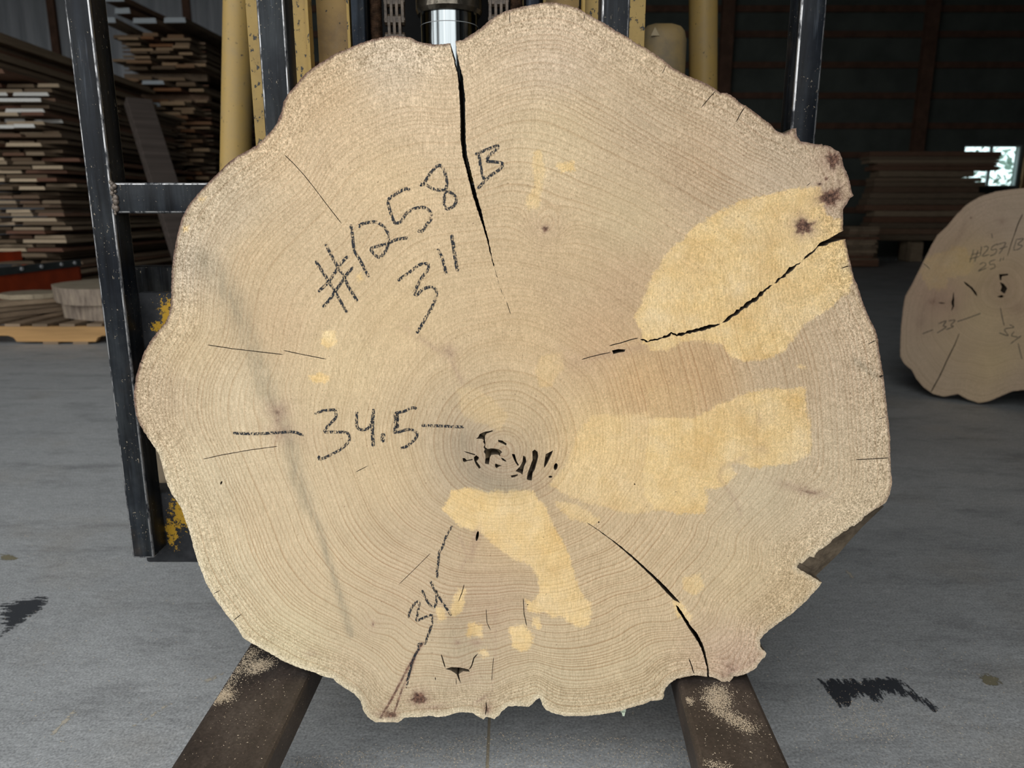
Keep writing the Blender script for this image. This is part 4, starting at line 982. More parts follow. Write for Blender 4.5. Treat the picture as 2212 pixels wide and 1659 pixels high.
# ================================================================== second slab, standing further back
R_Y, R_LEAN = 2.86, math.radians(6)
R_P0 = np.array([1.95, R_Y, 0.0]); R_YAW = math.radians(38)
R_N = np.array([-math.sin(R_YAW) * math.cos(R_LEAN), -math.cos(R_YAW) * math.cos(R_LEAN), math.sin(R_LEAN)])
def r_to3d(pts, depth=0.0, exact=False):
    pts = np.asarray(pts, float)
    a, b = (pts[:, 0] - CX) / F, (CY - pts[:, 1]) / F
    c, s = math.cos(PITCH), math.sin(PITCH)
    D = np.stack([a, c + b * s, -s + b * c], 1)
    p0 = R_P0 - R_N * depth if exact else R_P0
    k = ((p0 - CAM) @ R_N) / (D @ R_N)
    W = CAM + D * k[:, None]
    return W if exact else W - R_N * depth
k4 = lambda s: P(s, 1880, 380, 3.319)
r_left = k4('1102,70 1000,80 900,95 780,135 690,190 620,260 550,345 480,410 440,480 400,560 360,640 330,700 290,780 250,850 235,940 220,1080 215,1200 215,1280 240,1330 300,1380 330,1440 380,1500 450,1550 530,1570 630,1550 700,1590 780,1615 860,1600 950,1560 1020,1530 1102,1520')
r_right = P('2250,842 2290,850 2330,842 2365,815 2380,780 2402,740 2408,690 2398,640 2402,590 2385,540 2355,500 2330,462 2295,425 2255,404')
R_OUT = r_left + r_right
rng2 = random.Random(5)
R_HOLES = [slit(k4('670,742 700,768 730,790 755,825 768,850'), [2, 4, 4, 5, 2], rng2, .5), slit(k4('600,818 598,850 592,890 596,920 582,955'), [1.5, 3, 6, 3, 1.5], rng2, .6), slit(k4('490,895 540,898'), [2, 3], rng2, .3),
           k4('925,690 990,686 992,696 945,705 940,735 930,728'), k4('930,745 960,760 985,790 965,830 935,810 945,780'), k4('910,850 945,838 962,848 940,860'),
           slit(k4('1095,255 1065,320 1040,390 1015,460 985,560'), [2.2, 2.2, 1.8, 1.5, 1], rng2, .2), slit(k4('640,1112 610,1190 560,1290 500,1420 435,1538'), [1.2, 2, 2.2, 2.2, 2.4], rng2, .2), slit(k4('380,612 405,630 430,655'), 1.3, rng2, .2)]
r_samp = [(2050, 480, 178, 154, 128, .06, .35), (2120, 440, 180, 158, 134, .06, .4), (2000, 560, 182, 156, 130, .06, .3), (2190, 470, 178, 158, 134, .06, .4), (2100, 560, 190, 164, 122, .06, .3), (1970, 680, 184, 160, 134, .06, .4), (1965, 760, 186, 164, 136, .06, .45),
          (2030, 640, 182, 150, 126, .06, .3), (2060, 720, 192, 168, 134, .06, .5), (2120, 680, 196, 172, 132, .06, .4), (2150, 780, 198, 174, 132, .06, .55), (2030, 820, 184, 162, 134, .06, .5), (2200, 640, 186, 160, 128, .06, .35), (2300, 640, 188, 164, 130, .06, .4), (2200, 830, 182, 160, 134, .06, .5), (2330, 780, 186, 162, 132, .06, .4)]
r_samp, _ = even_tones(r_samp, WOOD_LEVEL)     # the same timber as the big slab
r_yel = [(k4('400,575 470,545 540,530 590,500 640,490 680,500 720,560 740,640 700,690 640,700 560,720 545,790 470,800 420,790 400,740 370,715 360,670 390,630'), 0.5)]
r_blob = [(2016, 648, 14, 9, 0, .55), (2030, 650, 30, 18, 0, .3), (2060, 650, 10, 14, 0, .5), (2165, 474, 10, 8, 0, .5), (2098, 466, 3, 3, 0, .7), (2165, 618, 30, 34, 0, .3), (2200, 660, 18, 14, 0, .4), (1990, 690, 9, 16, .3, .45), (2070, 510, 6, 26, .5, .35), (2045, 540, 6, 30, .5, .2)]
r_line = [(k4('400,900 370,980 345,1060'), 4, .35), (k4('680,310 650,420 600,500'), 4, .3), (k4('860,400 1000,340'), 10, .15)]
M['endgrain_r'] = mat_end_grain('smooth_end_grain', 60, 2.1, soft=0.35, rimk=3.5)
M['r_side'] = mat_slab_side('grey_brown_slab_edge', (0.22, 0.18, 0.13), (0.12, 0.095, 0.07))
me, org = build_slab('slab_body', R_OUT, R_OUT, R_HOLES, r_to3d, 0.064, (2163, 612), r_samp, r_yel, r_blob, r_line, [], 5.0, rng2, rim=[(2000, 560, .62), (2200, 800, .62)], mats=[M['endgrain_r'], M['r_side']], edge_jit=0.3)
drop = float(org[2])                               # let it stand on the floor
org = np.array([org[0], org[1], 0.0])
rs = empty('log_slice', org, 'round log slab numbered 1257 standing on the floor near the far window', 'wood slab')
b_ = link_mesh('slab_body', me, [M['endgrain_r'], M['r_side']], rs)
def r_w(pts, depth=0.0): return r_to3d(pts, depth) - np.array([0, 0, drop])
M['pencil_r'] = mat_pencil('grey_pencil', (0.055, 0.05, 0.045), 0.12)
writing(rs, r_w, 'written_number', [k4('745,510 715,605'), k4('775,515 750,600'), k4('730,550 790,535'), k4('712,580 785,562'), k4('800,490 790,560'), k4('815,495 840,490 845,510 805,560 855,548'), k4('915,470 880,490 870,515 905,510 900,540 860,560'), k4('905,480 970,462 955,500 925,545'), k4('925,510 985,490'),
                                    k4('1050,440 1030,510'), k4('1050,440 1100,435 1060,475 1092,485 1060,512 1025,515'), k4('872,395 878,432')], 1.7, M['pencil_r'], 'pencil writing #1257 B', lift=0.0006)
writing(rs, r_w, 'written_thickness', [k4('785,620 815,605 830,625 775,668 835,645'), k4('848,640 850,646'), k4('900,585 860,600 862,620 890,618 895,640 860,655'), k4('940,570 930,600'), k4('960,565 952,590')], 1.7, M['pencil_r'], 'pencil writing 2.5 inches', lift=0.0006)
writing(rs, r_w, 'written_width', [k4('375,1118 452,1088'), k4('490,1045 545,1025 525,1060 545,1070 480,1112'), k4('560,1025 610,1020 580,1055 598,1065 545,1088'), k4('625,1030 700,1005 795,970')], 1.9, M['pencil_r'], 'pencil writing 33 between dashes', lift=0.0006)
writing(rs, r_w, 'written_height', [k4('935,930 945,985 962,1060'), k4('1000,1050 1030,1070 965,1085 990,1130 925,1110'), k4('1035,1100 1015,1130 1060,1140'), k4('1085,1130 1005,1190'), k4('1062,1185 1075,1240 1090,1300')], 1.9, M['pencil_r'], 'pencil writing 34', lift=0.0006)

# ================================================================== boards, pallets and the lumber stacks
M['bA'] = mat_board('weathered_brown_board', (0.17, 0.125, 0.085), (0.36, 0.27, 0.18), red=(0.20, 0.105, 0.066))
M['bA_end'] = mat_board('raw_tan_board_end', (0.15, 0.105, 0.066), (0.72, 0.57, 0.39), True, red=(0.17, 0.085, 0.055), skew=True)
M['b_white'] = mat_plain('white_sealed_board_end', (0.74, 0.73, 0.68), 0.7, 0.35, 22)
M['b_dull'] = mat_board('dull_brown_board_end', (0.15, 0.102, 0.064), (0.50, 0.34, 0.20), True, red=(0.30, 0.14, 0.065))
M['b_white2'] = mat_plain('white_board_end_with_bluish_light', (0.50, 0.55, 0.58), 0.7, 0.1, 12)  # bluish cast of the daylight is mixed into this white
M['b_dark'] = M['bA']
BOARD = {}
def board_mesh(kind, side_m, end_m, seed):
    """unit board, long along Y: wavy saw-cut edges, both ends of their own material"""
    key = (kind, seed)
    if key in BOARD: return BOARD[key]
    r = random.Random(seed * 77 + 5); bm = bmesh.new(); n = 4; secs = []
    for i in range(n + 1):
        y = -0.5 + i / n
        w = 0.5 - r.uniform(0, .05); b = r.uniform(0, .07); b2 = r.uniform(0, .04); cut = r.uniform(0, .18)
        secs.append([bm.verts.new(p) for p in ((-w, y, -.5 + b2), (w, y, -.5 + b2), (w - cut * .25, y, .5 - b), (-w + cut * .2, y, .5 - b))])
    for s, t in zip(secs, secs[1:]):
        for i in range(4): bm.faces.new((s[i], s[(i + 1) % 4], t[(i + 1) % 4], t[i]))
    e1 = bm.faces.new(secs[0]); e2 = bm.faces.new(secs[-1][::-1]); e1.material_index = e2.material_index = 1
    bmesh.ops.recalc_face_normals(bm, faces=bm.faces)
    me = bpy.data.meshes.new('board'); bm.to_mesh(me); bm.free()
    me.materials.append(side_m); me.materials.append(end_m)
    BOARD[key] = me
    return me
def board(kind, side_m, end_m, c, size, label, group, cat='board', name='board', rot=(0, 0, 0), seed=None, parent=None):
    me = board_mesh(kind, side_m, end_m, (seed if seed is not None else br.randrange(6)))
    o = bpy.data.objects.new(name, me); COL.objects.link(o)
    o.location = c; o.scale = size; o.rotation_euler = rot
    if parent is not None:
        o.parent = parent
        return o
    return tag(o, label, cat, group)
br = random.Random(21)
# --- stack nearest the pallet: eight-foot boards lying away from the camera
YA, LA = 6.5, 2.43
XA = px_x(112, 300, YA)
rowz = []; y = 548.0 + 9.4 * 9
while y > 181:
    rowz.append(px_z(60, y, YA)); y -= 8.0 if len(rowz) % 2 else 10.8
labA = 'rough brown board end in the tall stack behind the orange bin'
for i, z in enumerate(rowz):
    ypx = 548 + 9.4 * 9 - i * 9.4
    white = 182 < ypx < 292 and i % 2 == 0
    x = XA + px_x(br.uniform(-28, 46), 300, YA) - px_x(0, 300, YA) - (0.03 if white else 0)
    if ypx < 292: x = XA + (0.0 if white else 0.05) + br.uniform(-.05, .04)
    yo = br.uniform(-.12, .16)
    for c in range(3 if ypx < 552 else 2):
        w = br.uniform(0.16, 0.36) if c else br.uniform(0.13, 0.42)
        k = 'Aw' if (white and c < 3) else 'A'
        th = 0.0288 if ypx < 292 or c == 0 else br.uniform(.025, .0288)
        lab = 'white end sealed board in the tall stack behind the orange bin' if white else labA
        board(k, M['bA'], M['b_white'] if white else M['bA_end'], (x - w / 2, YA + LA / 2 + yo + br.uniform(-.05, .05) + (0 if white else -.02), z - (.0288 - th) / 2), (w * .97, LA, th), lab, 'white sealed boards in the stack' if white else 'raw boards in the stack', rot=(0, 0, br.uniform(-.0035, .0035)))
        x -= w + br.uniform(.010, .022)
# spacer sticks poking out of the side
for i in range(11, len(rowz) - 1, 2):
    for yy in (YA + 0.75, YA + 1.55, YA + 2.25):
        board('stick', M['bA'], M['bA_end'], (XA - 0.30 + br.uniform(-.01, .03), yy + i * .006, (rowz[i] + rowz[i + 1]) / 2), (0.024, 0.72, rowz[i + 1] - rowz[i] - .0286), 'thin spacer stick between boards of the tall stack', 'spacer sticks', 'stick', 'spacer_stick', rot=(0, 0, math.pi / 2 + br.uniform(-.03, .03)))
# long wide boards thrown on top
tz = rowz[-1] + 0.05
for j, (ypx, w, dx, L_) in enumerate(((160, .40, .10, 3.9), (146, .34, .04, 3.7), (133, .30, -.02, 3.5), (121, .38, .03, 3.6), (108, .30, -.05, 3.2), (97, .26, -.12, 3.0), (86, .30, -.16, 2.9), (86, .28, -.05, 3.3), (80, .3, -.1, 3.0), (70, .26, -.2, 2.8))):
    z = tz + .004 + j * .0415; L_ = min(L_, 2.70)
    board('top', M['bA'], M['bA_end'], (px_x(12, 120, YA) + dx - w / 2, YA - .2 + L_ / 2 + j * .03, z), (w, L_, 0.036), 'long wide board lying slanted across the top of the tall stack', 'long boards on top', rot=(-.01, .02, br.uniform(-.02, .02)))
# --- stack beyond it, darker
YS = 9.35
XS = px_x(424, 150, YS)
labB = 'dull orange brown board end in the far stack'
y = 560.0; i = 0; ptop = None
while y > 66:
    z = px_z(380, y, YS); i += 1
    whitish = any(a < y < b for a, b in ((160, 169), (178, 189), (222, 230)))
    if 194 < y < 210 or 148 < y < 160:
        y -= 7; continue
    x = XS + br.uniform(-.16, .10); rt = .045 if whitish else br.uniform(.026, .042)
    zbot = z - rt / 2
    if ptop is not None and zbot - ptop > .002:
        tall = zbot - ptop > .045
        for yy in (.35, 1.95):
            board('stick', M['bA'], M['b_dull'], (XS - .5, YS + yy, (zbot + ptop) / 2), (.09 if tall else .03, 1.0, zbot - ptop), 'square spacer timber between two packs of the far stack' if tall else 'thin spacer stick between boards of the far stack', 'spacer timbers' if tall else 'spacer sticks of the far stack', 'timber' if tall else 'stick', 'spacer_timber' if tall else 'spacer_stick', rot=(0, 0, math.pi / 2))
    ptop = z + rt / 2
    for c in range(3):
        w = br.uniform(.16, .40)
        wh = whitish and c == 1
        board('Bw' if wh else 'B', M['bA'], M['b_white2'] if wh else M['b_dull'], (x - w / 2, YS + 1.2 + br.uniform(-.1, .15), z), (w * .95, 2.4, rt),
              'white painted board end with bluish light in its colour in the far stack' if wh else labB, 'white boards of the far stack' if wh else 'boards of the far stack', rot=(0, 0, br.uniform(-.004, .004)))
        x -= w + br.uniform(.012, .05)
    y -= br.uniform(8.5, 11.5)
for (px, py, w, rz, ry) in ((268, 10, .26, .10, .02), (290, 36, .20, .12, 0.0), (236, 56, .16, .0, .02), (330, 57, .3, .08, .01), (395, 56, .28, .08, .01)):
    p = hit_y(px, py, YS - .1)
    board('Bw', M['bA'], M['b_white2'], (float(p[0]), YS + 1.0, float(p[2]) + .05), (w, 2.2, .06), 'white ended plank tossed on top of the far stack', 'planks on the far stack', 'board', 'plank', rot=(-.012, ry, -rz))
# further stacks on the same side, going on into the dark
for (y0_, xr, n_, top) in ((9.6, px_x(478, 200, 9.6) + .12, 20, 2.0),):
    for i in range(n_):
        z = 0.02 + i * .0405
        w = br.uniform(.10, .16)
        board('B', M['bA'], M['b_dull'], (XS + .14 + w / 2 + br.uniform(0, .06), y0_ + 1.4, z), (w, 2.2, .0402), 'brown board at the outer side of the far stack', 'outer boards of the far stack')
# leaning timber
p, q = hit_y(298, 220, 6.2), hit_y(430, 640, 5.5)
q = p + (q - p) * ((p[2] - .03) / (p[2] - q[2]))
d = Vector(q - p); mid_ = Vector((p + q) / 2)
M['beam'] = mat_board('grey_brown_timber', (0.075, 0.060, 0.051), (0.09, 0.072, 0.062))
lean = MB().box((-.095, -.045, -d.length / 2), (.095, .045, d.length / 2), bev=.004)
lo = link_mesh('leaning_timber', lean.mesh(), M['beam']); lo.location = mid_
lo.rotation_euler = d.normalized().to_track_quat('-Z', 'Y').to_euler()
tag(lo, 'thick grey brown timber leaning against the side of the tall stack', 'timber')
# --- orange bin with a bolted grey rail
M['orange'] = mat_plain('orange_red_paint', (0.42, 0.055, 0.012), 0.5, 0.2, 9)
M['rail'] = mat_plain('dark_grey_rail_steel', (0.045, 0.055, 0.055), 0.5, 0.2, 12)
ra = hit_y(-60, 592, 4.75); rb = hit_z(172, 566, float(ra[2]))
print('bin', ra, rb)
binr = empty('orange_bin', (float(ra[0]), float(ra[1]), 0), 'orange red steel bin with bolted grey rail behind the pallet', 'bin')
dv = rb - ra; dn = np.array([dv[1], -dv[0], 0.0]); dn /= np.linalg.norm(dn)
back_ = -dn * np.sign(dn[0]) if False else np.array([-abs(dn[0]), abs(dn[1]), 0])
def slab_between(a, b, h0, h1, th, nm, mat, off=0.0):
    nrm = np.array([-(b - a)[1], (b - a)[0], 0.0]); nrm /= np.linalg.norm(nrm)
    A, B = a + nrm * off, b + nrm * off
    poly = [np.array([A[0], A[1], A[2] + h0]), np.array([B[0], B[1], B[2] + h0]), np.array([B[0], B[1], B[2] + h1]), np.array([A[0], A[1], A[2] + h1])]
    return MB().prism(poly, nrm * th).obj(nm, mat, binr)
ra0 = ra.copy(); rb0 = rb.copy(); rb0[2] = ra0[2] = (ra[2] + rb[2]) / 2
slab_between(ra0, rb0, -ra0[2] + .06, -0.03, .02, 'side_panel', M['orange'])
slab_between(ra0, rb0, -.030, .020, .03, 'rail', M['rail'], -.012)
slab_between(ra0, rb0, .016, .085, .02, 'far_panel', M['orange'], .45)
def proj(p):
    v = p - CAM; c, s_ = math.cos(PITCH), math.sin(PITCH)
    return CX + F * v[0] / (v[1] * c - v[2] * s_)
nrm = np.array([-(rb0 - ra0)[1], (rb0 - ra0)[0], 0.0]); nrm /= np.linalg.norm(nrm)
M['bolt'] = mat_plain('zinc_bolt', (.62, .64, .65), .35, .1, 20, .3)
for px in (42, 85, 128, 157):
    ts = np.linspace(0, 1, 400); t_ = ts[np.argmin([abs(proj(ra0 + (rb0 - ra0) * t) - px) for t in ts])]
    b0 = ra0 + (rb0 - ra0) * t_ - nrm * .012
    MB().tube(b0 - nrm * .010, b0 + nrm * .004, .013, n=12).obj('bolt_head', M['bolt'], binr)
nrm = np.array([-(rb0 - ra0)[1], (rb0 - ra0)[0], 0.0]); nrm /= np.linalg.norm(nrm)
e_ = rb0 + nrm * .45
MB().prism([rb0 * [1, 1, 0] + [0, 0, .06], rb0 + [0, 0, -.02], e_ + [0, 0, -.02], e_ * [1, 1, 0] + [0, 0, .06]], (rb0 - ra0) / np.linalg.norm(rb0 - ra0) * -.02).obj('end_panel', M['orange'], binr)
for c in (ra0, rb0 * .98 + ra0 * .02):
    MB().box((c[0] - .03, c[1] + .02, 0), (c[0] + .03, c[1] + .10, .07)).obj('foot', M['rail'], binr)
# --- pallet with notched stringers
M['pal'] = mat_board('orange_tan_pallet_wood', (0.40, 0.235, 0.095), (0.44, 0.26, 0.11))
M['pal2'] = mat_board('grey_brown_pallet_wood', (0.20, 0.145, 0.095), (0.30, 0.215, 0.14))
PY = 4.32
pal = empty('pallet', (-2.66, PY + .5, 0), 'wooden pallet with notched orange stringer on the floor', 'pallet')
px0, px1 = -3.27, -2.05
def stringer(yy, mat):
    z0, z1 = .016, .105
    pts = [(px0, z0), (px0 + .15, z0)]
    for (a, b) in ((px0 + .15, px0 + .38), (px1 - .38, px1 - .15)):
        pts += [(a + .0, z0), (a + .015, z0 + .024), (a + .045, z0 + .036), (b - .045, z0 + .036), (b - .015, z0 + .024), (b, z0)]
    pts += [(px1, z0), (px1, z1), (px0, z1)]
    v = [(x, yy, z) for x, z in pts]; n = len(v)
    mb = MB()
    mb.prism(v, (0, .038, 0))
    o = mb.obj('stringer', mat, pal)
    bm = bmesh.new(); bm.from_mesh(o.data); bmesh.ops.triangulate(bm, faces=bm.faces); bm.to_mesh(o.data); bm.free()
for yy, mt in ((PY, M['pal']), (PY + .48, M['pal2']), (PY + .96, M['pal2'])): stringer(yy, mt)
for k in range(8):
    x = px0 + .01 + k * (px1 - px0 - .11) / 7
    MB().box((x, PY - .004, .1055), (x + .088, PY + 1.0, .121)).obj('deck_board', M['pal2'], pal)
for k in (0, 1.6, 3.3, 4.4, 5.5, 7):
    x = px0 + .01 + k * (px1 - px0 - .11) / 7
    if k in (1.6, 5.5): continue
    MB().box((x, PY - .002, 0), (x + .088, PY + 1.0, .0155)).obj('bottom_board', M['pal2'], pal)
# boards and a pale flat offcut lying under the two discs
for j, (xa, za_, w, rz) in enumerate(((-3.10, .138, .2, -.45), (-3.14, .169, .2, -.52), (-3.12, .200, .2, -.60))):
    board('A', M['bA'], M['bA_end'], (xa, PY + .42, za_), (w, .70, .028), 'grey brown loose board lying on the pallet under the discs', 'loose boards on the pallet', rot=(0, 0, rz))
M['offcut'] = mat_slab_side('pale_offcut_wood', (.40, .34, .24), (.33, .27, .19))
oc = MB(); pts = []
orr = random.Random(8)
for k in range(18):
    a = 2 * math.pi * k / 18; r = .17 * (1 + orr.uniform(-.08, .08))
    pts.append((-3.11 + r * 1.1 * math.cos(a), PY + .55 + r * math.sin(a), .216))
oc.prism(pts, (0, 0, .03)).obj('offcut', M['offcut'], label='pale flat wood offcut lying beside the stacked discs', cat='offcut')
M['disc_top'] = mat_plain('pale_tan_end_grain', (.34, .285, .20), .85, .15, 14)
def mat_bark_side():
    g = NG('vertical_grain_disc_edge'); n = g.noise(1.0, 5, .65, g.mapv(scale=(38, 38, 7)))
    c = g.ramp(n, [(.3, (.13, .10, .08)), (.5, (.26, .21, .165)), (.7, (.36, .295, .22))]); g.bump(n, .6, .006)
    return g.done(c, .9, 0, .1)
M['disc_side'] = mat_bark_side()
def disc(cx, cy, z0, z1, R, seed, label):
    r = random.Random(seed); n = 96; ph = [r.uniform(0, 6.28) for _ in range(6)]
    top, bot = [], []
    for k in range(n):
        a = 2 * math.pi * k / n
        q_ = R * (1 + sum(.030 / (j + 1) ** .7 * math.sin((j + 2) * a + ph[j]) for j in range(6)) + .008 * math.sin(17 * a))
        top.append((cx + q_ * math.cos(a), cy + q_ * math.sin(a), z1)); bot.append((cx + q_ * .985 * math.cos(a), cy + q_ * .985 * math.sin(a), z0))
    mb = MB(); mb.add(top + bot, [tuple(range(n))], 0); mb.add(bot, [tuple(range(n))[::-1]], 0)
    mb2 = top + bot
    mb.add(mb2, [(k, (k + 1) % n, n + (k + 1) % n, n + k) for k in range(n)], 1)
    return mb.obj('log_slice', [M['disc_top'], M['disc_side']], label=label, cat='wood slab')
ztop = px_z(140, 598, PY + .06)
disc(-2.42, PY + .50, .1205, .2165, .40, 3, 'thick round log slab lying flat on the pallet, lower of two')
disc(-2.44, PY + .50, .216, .216 + .098, .44, 9, 'thick round log slab lying flat on top of another on the pallet')
# --- dark stacks on the right, in front of the far window
YD = 11.6
rk = [(326, 337, 2170), (337, 344, 2166), (344, 352, 2163), (352, 358, 2160), (358, 368, 2163), (368, 382, 2110), (383, 392, 2126), (392, 403, 2134)] + [(403 + 13 * k, 416 + 13 * k, 2120 + (k * 37) % 23) for k in range(9)]
for a, b, xe in rk:
    z1, z0 = px_z(2100, a, YD), px_z(2100, b, YD); xr = px_x(xe, (a + b) / 2, YD); xl = px_x(1872 + (a * 13) % 29, 400, YD)
    board('D', M['b_dark'], M['b_dark'], ((xl + xr) / 2, YD + .2, (z0 + z1) / 2), (.30, xr - xl, (z1 - z0) * .96), 'dark board in the shadowed stack before the far window', 'dark stack before the window', rot=(0, 0, math.pi / 2))
zlow = px_z(2100, 403 + 13 * 9, YD)
for xb in (px_x(1900, 400, YD), px_x(2000, 400, YD), px_x(2100, 400, YD)):
    board('D', M['b_dark'], M['b_dark'], (xb, YD + .2, zlow / 2 - .005), (.2, .34, zlow - .01), 'dark timber block under the shadowed stack', 'blocks under the dark stack', 'timber', 'bearer_block')
# low dark pallet loads along the far floor
for (xa, xb, yt, Y0) in ((1835, 1905, 490, 10.4), (1690, 1800, 470, 11.35)):
    x0_, x1_ = px_x(xa, 500, Y0), px_x(xb, 500, Y0)
    pe = empty('pallet', ((x0_ + x1_) / 2, Y0, 0), 'dark pallet on the far floor, ' + ('narrow' if xa > 1800 else 'wide'), 'pallet')
    for k in range(3): MB().box((x0_, Y0 + k * .4, .016), (x1_, Y0 + .04 + k * .4, .105)).obj('stringer', M['b_dark'], pe)
    for k in range(5): MB().box((x0_ + k * (x1_ - x0_ - .09) / 4, Y0, .106), (x0_ + .09 + k * (x1_ - x0_ - .09) / 4, Y0 + .84, .122)).obj('deck_board', M['b_dark'], pe)
    z = .140; zt_ = px_z(xa, yt, Y0)
    while z < zt_:
        board('D', M['b_dark'], M['b_dark'], ((x0_ + x1_) / 2 + br.uniform(-.03, .03), Y0 + .4, z), (.7, (x1_ - x0_) * br.uniform(.85, 1.0), .034), 'dark board stacked on the ' + ('narrow' if xa > 1800 else 'wide') + ' pallet by the far wall', 'boards on the ' + ('narrow' if xa > 1800 else 'wide') + ' far pallet', rot=(0, 0, math.pi / 2))
        z += .036
# --- plastic sheeting hung at the back left, with its bare stud
g = NG('milky_plastic_sheet'); n = g.noise(1.0, 4, .6, g.mapv(scale=(9, 9, .7)))
g.bump(n, .8, .03)
M['sheet'] = g.done(g.ramp(n, [(.3, (.36, .385, .41)), (.7, (.52, .54, .57))]), .45)
def sheet(xa, xb, Y, zlo, zhi, label, mat='sheet'):
    mb = MB(); n = 40; vs = []
    sr = random.Random(int(xa * 10))
    for k in range(n + 1):
        x = xa + (xb - xa) * k / n; dy = .03 * math.sin(k * .9 + sr.random()) + sr.uniform(-.008, .008)
        vs += [(x, Y + dy, zlo), (x + .02 * math.sin(k), Y + dy * .4, zhi)]
    mb.add(vs, [(2 * k, 2 * k + 2, 2 * k + 3, 2 * k + 1) for k in range(n)])
    o = mb.obj('plastic_sheet', M[mat], smooth=True, label=label, cat='sheet')
    md = o.modifiers.new('thick', 'SOLIDIFY'); md.thickness = .002
    return o
YSH = 12.9
sheet(XL + .1, px_x(101, 20, YSH), YSH, .05, ZC - .05, 'milky plastic sheet hung from the ceiling behind the tall stack')
sheet(px_x(122, 20, YSH), px_x(395, 20, YSH), YSH, .05, ZC - .05, 'milky plastic sheet hung between two studs behind the far stack')
sheet(px_x(412, 20, YSH), px_x(560, 20, YSH), YSH, .05, ZC - .05, 'milky plastic sheet hung behind the lift truck mast')
for px in (111, 403):
    x = px_x(px, 20, YSH); MB().box((x - .06, YSH - .03, 0), (x + .06, YSH + .08, ZC)).obj('trim_%d' % (2 + (px > 200)), M['girt'], kind='structure')
# --- bushes outside the far window
M['leaf'] = mat_plain('grey_green_leaves', (.22, .31, .25), .7, .4, 3)
bu = MB(); lr = random.Random(2)
for k in range(900):
    c = Vector((wx1 + 1.6 + lr.gauss(0, 1.3), YB + 4 + lr.gauss(0, .7), 1.2 + lr.gauss(0, .75)))
    if c.z < .1: c.z = .1 + lr.random()
    u = Vector((lr.gauss(0, 1), lr.gauss(0, 1), lr.gauss(0, 1))).normalized() * .10; w_ = u.orthogonal().normalized() * .06
    bu.add([c - u, c + w_, c + u, c - w_], [(0, 1, 2, 3)])
bush = empty('bush', (wx1 + 1.6, YB + 4, 0), 'grey green bush growing outside the far window', 'bush')
bu.obj('foliage', M['leaf'], bush)
tr = MB()
for k in range(5): tr.tube((wx1 + 1.6 + .1 * k, YB + 4, -.05), (wx1 + .8 + .4 * k, YB + 4 + .1 * k, 1.2), .03, .015, 8)
tr.obj('stems', M['girt'], bush)

# ================================================================== marks and dust
def mat_mark(name, col, thr, scale, rot, fade=None):
    g = NG(name)
    n = g.noise(1.0, 4, .65, g.mapv(scale=scale, rot=(0, 0, rot))); n2 = g.noise(300, 2, .5)
    e = g.attr('inner').outputs['Fac']
    a = g.step(g.m('ADD', g.m('ADD', g.m('MULTIPLY', n, .75), g.m('MULTIPLY', n2, .25)), g.m('MULTIPLY', e, .30)), thr, thr + .12)
    g.alpha(a)
    return g.done(col, .55, 0, .3)
def floor_mark(pts, mat, name):
    """flat stain traced on the floor; 'inner' grows from its edge to its middle"""
    P3 = [hit_z(x, y, 0.0) for x, y in pts]; loop = [(p[0], p[1]) for p in P3]
    a = np.array(resample(loop, .01)); lo_, hi_ = a.min(0), a.max(0)
    gxx, gy_ = np.meshgrid(np.arange(lo_[0], hi_[0], .008), np.arange(lo_[1], hi_[1], .008))
    G = np.stack([gxx.ravel(), gy_.ravel()], 1); G = G[inside(G, loop)]
    vv = [Vector(p) for p in a] + [Vector(p) for p in G]
    ov, oe, of, *_ = delaunay_2d_cdt(vv, [(i, (i + 1) % len(a)) for i in range(len(a))], [], 0, 1e-5)
    V = np.array([v[:] for v in ov]); T = np.array([f[:3] for f in of]); T = T[inside(V[T].mean(1), loop)]
    me = bpy.data.meshes.new(name); me.from_pydata([(x, y, .0004) for x, y in V], [], [tuple(int(i) for i in t) for t in T])
    d_ = seg_dist(V, loop); me.attributes.new('inner', 'FLOAT', 'POINT').data.foreach_set('value', np.clip(d_ / max(1e-6, d_.max()), 0, 1).astype(np.float32))
    o = link_mesh(name, me, mat); wparent(o, floor)
    return o
M['tyre'] = mat_mark('black_tyre_rubber', (.040, .044, .052), .50, (130, 22, 1), -.55)
M['tyre2'] = mat_mark('black_tyre_rubber_streaks', (.045, .049, .055), .50, (22, 130, 1), -.25)
M['oil'] = mat_mark('olive_oil_spot', (.21, .19, .125), .50, (90, 90, 1), 0)
floor_mark(P('1764,1466 1800,1466 1850,1466 1915,1462 1948,1468 1970,1488 2000,1508 2030,1532 2020,1540 1990,1522 1950,1505 1915,1500 1905,1520 1885,1515 1870,1505 1850,1512 1830,1530 1812,1530 1795,1510 1778,1490'), M['tyre'], 'tyre_mark')
floor_mark(P('0,1305 40,1295 85,1284 106,1292 100,1312 70,1330 40,1352 0,1378'), M['tyre2'], 'tyre_mark')
floor_mark(P('2112,1462 2130,1453 2152,1460 2168,1478 2150,1484 2126,1478'), M['oil'], 'oil_spot')
floor_mark(P('0,1197 22,1198 40,1206 30,1212 0,1210'), M['oil'], 'oil_spot')
M['scuff'] = mat_mark('pale_sawdust_scuff', (.50, .46, .38), .60, (40, 120, 1), -.6)
for pts in ('280,1568 330,1540 370,1512 378,1516 335,1548 285,1574', '430,1470 490,1446 500,1452 440,1482', '1820,1230 1836,1232 1850,1250 1838,1252', '100,1590 150,1540 190,1500 196,1504 150,1560 110,1596'):
    floor_mark(P(pts), M['scuff'], 'sawdust_scuff')
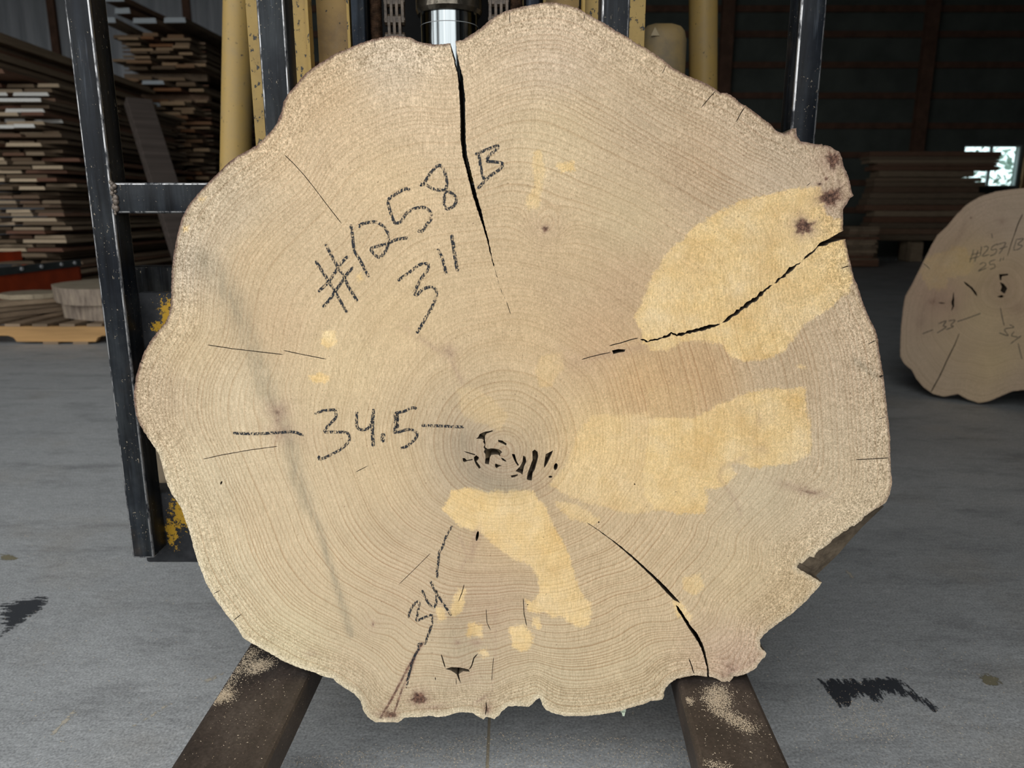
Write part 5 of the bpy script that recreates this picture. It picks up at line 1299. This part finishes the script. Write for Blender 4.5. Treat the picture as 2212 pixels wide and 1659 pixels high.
# sawdust: single grains, lying in drifts on the forks and thinly on the floor
M['dust'] = mat_plain('pale_sawdust', (.56, .46, .33), .95, .15, 400)
def grains(name, pts, size, parent=None, label=None, cat=None, seed=1):
    r = random.Random(seed); mb = MB()
    for p in pts:
        s = size * r.uniform(.5, 1.5); a = r.uniform(0, 6.28); e = r.uniform(1, 2.2)
        c, si = math.cos(a) * s, math.sin(a) * s
        x, y, z = p
        mb.add([(x - c * e, y - si * e, z), (x + c * e, y + si * e, z), (x - si, y + c, z), (x, y, z + s * .9)], [(0, 1, 3), (1, 2, 3), (2, 0, 3)])
    me = bpy.data.meshes.new(name); me.from_pydata(mb.v, [], mb.f)
    o = link_mesh(name, me, M['dust'])
    if parent is not None: wparent(o, parent)
    return tag(o, label, cat, None, 'stuff')
dr_ = random.Random(14)
def drift(polys, n, spread, FZ):
    out = []
    for pl in polys:
        loop = [tuple(hit_z(x, y, FZ)[:2]) for x, y in pl]; a = np.array(loop); lo_, hi_ = a.min(0), a.max(0); k = 0
        while k < n:
            p = np.array([[dr_.uniform(lo_[0], hi_[0]), dr_.uniform(lo_[1], hi_[1])]])
            if inside(p, loop)[0]:
                out.append((p[0, 0] + dr_.gauss(0, spread), p[0, 1] + dr_.gauss(0, spread), FZ + .0003)); k += 1
    return out
dl = drift([P('540,1400 560,1402 530,1440 480,1500 462,1512 468,1496 505,1450'), P('462,1495 505,1497 480,1514 458,1514'), P('545,1430 590,1428 570,1445 540,1455')], 1500, .006, FZL)
dl += drift([P('390,1640 540,1420 640,1450 560,1640')], 130, .002, FZL)
xs_ok = lambda p, xs: xs(p[1])[0] + .004 < p[0] < xs(p[1])[1] - .004
grains('sawdust', [p for p in dl if xs_ok(p, xsL)], .0005, truck, seed=2)
dr2 = drift([P('1530,1490 1560,1484 1572,1510 1560,1530 1580,1545 1605,1555 1630,1575 1615,1580 1575,1555 1540,1535 1530,1510')], 3600, .006, FZR)
dr2 += drift([P('1478,1508 1496,1512 1490,1520'), P('1515,1645 1550,1650 1590,1655 1540,1659')], 250, .003, FZR) + drift([P('1490,1490 1610,1475 1690,1640 1520,1640')], 180, .002, FZR)
grains('sawdust', [p for p in dr2 if xs_ok(p, xsR)], .0005, truck, seed=3)
fl = []
for k in range(2600):
    p = hit_z(dr_.uniform(-40, 2250), dr_.uniform(1050, 1680), 0.0)
    fl.append((p[0], p[1], .0003))
for (pl, n_) in ((P('600,1640 1100,1580 1480,1600 1500,1659 620,1659'), 1600), (P('1780,1500 1900,1520 1960,1600 1800,1600'), 500), (P('1700,1400 2100,1400 2200,1659 1720,1659'), 500)):
    loop = [tuple(hit_z(x, y, 0)[:2]) for x, y in pl]; a = np.array(loop); lo_, hi_ = a.min(0), a.max(0); k = 0
    while k < n_:
        p = np.array([[dr_.uniform(lo_[0], hi_[0]), dr_.uniform(lo_[1], hi_[1])]])
        if inside(p, loop)[0]: fl.append((p[0, 0], p[0, 1], .0003)); k += 1
grains('sawdust', fl, .00055, None, 'thin scatter of pale sawdust grains on the concrete floor', 'sawdust', 5)

# floor of the rotten pith, a few centimetres down inside the big slab
cav = MB(); cr = random.Random(31)
NX, NZ = 34, 22
vs = []
for j in range(NZ + 1):
    for i in range(NX + 1):
        x, y = 990 + 225 * i / NX, 920 + 128 * j / NZ
        vs.append(slab_to3d(np.array([[x, y]]), 0.020 + 0.013 * math.sin(i * .9 + 1.3 * math.sin(j * .7)) * math.cos(j * .8) + cr.uniform(-.004, .004))[0])
cav.add(vs, [(j * (NX + 1) + i, j * (NX + 1) + i + 1, (j + 1) * (NX + 1) + i + 1, (j + 1) * (NX + 1) + i) for j in range(NZ) for i in range(NX)])
cav.obj('cavity_floor', mat_slab_side('decayed_pith_wood', (0.36, 0.27, 0.16), (0.20, 0.16, 0.11)), big, smooth=True)
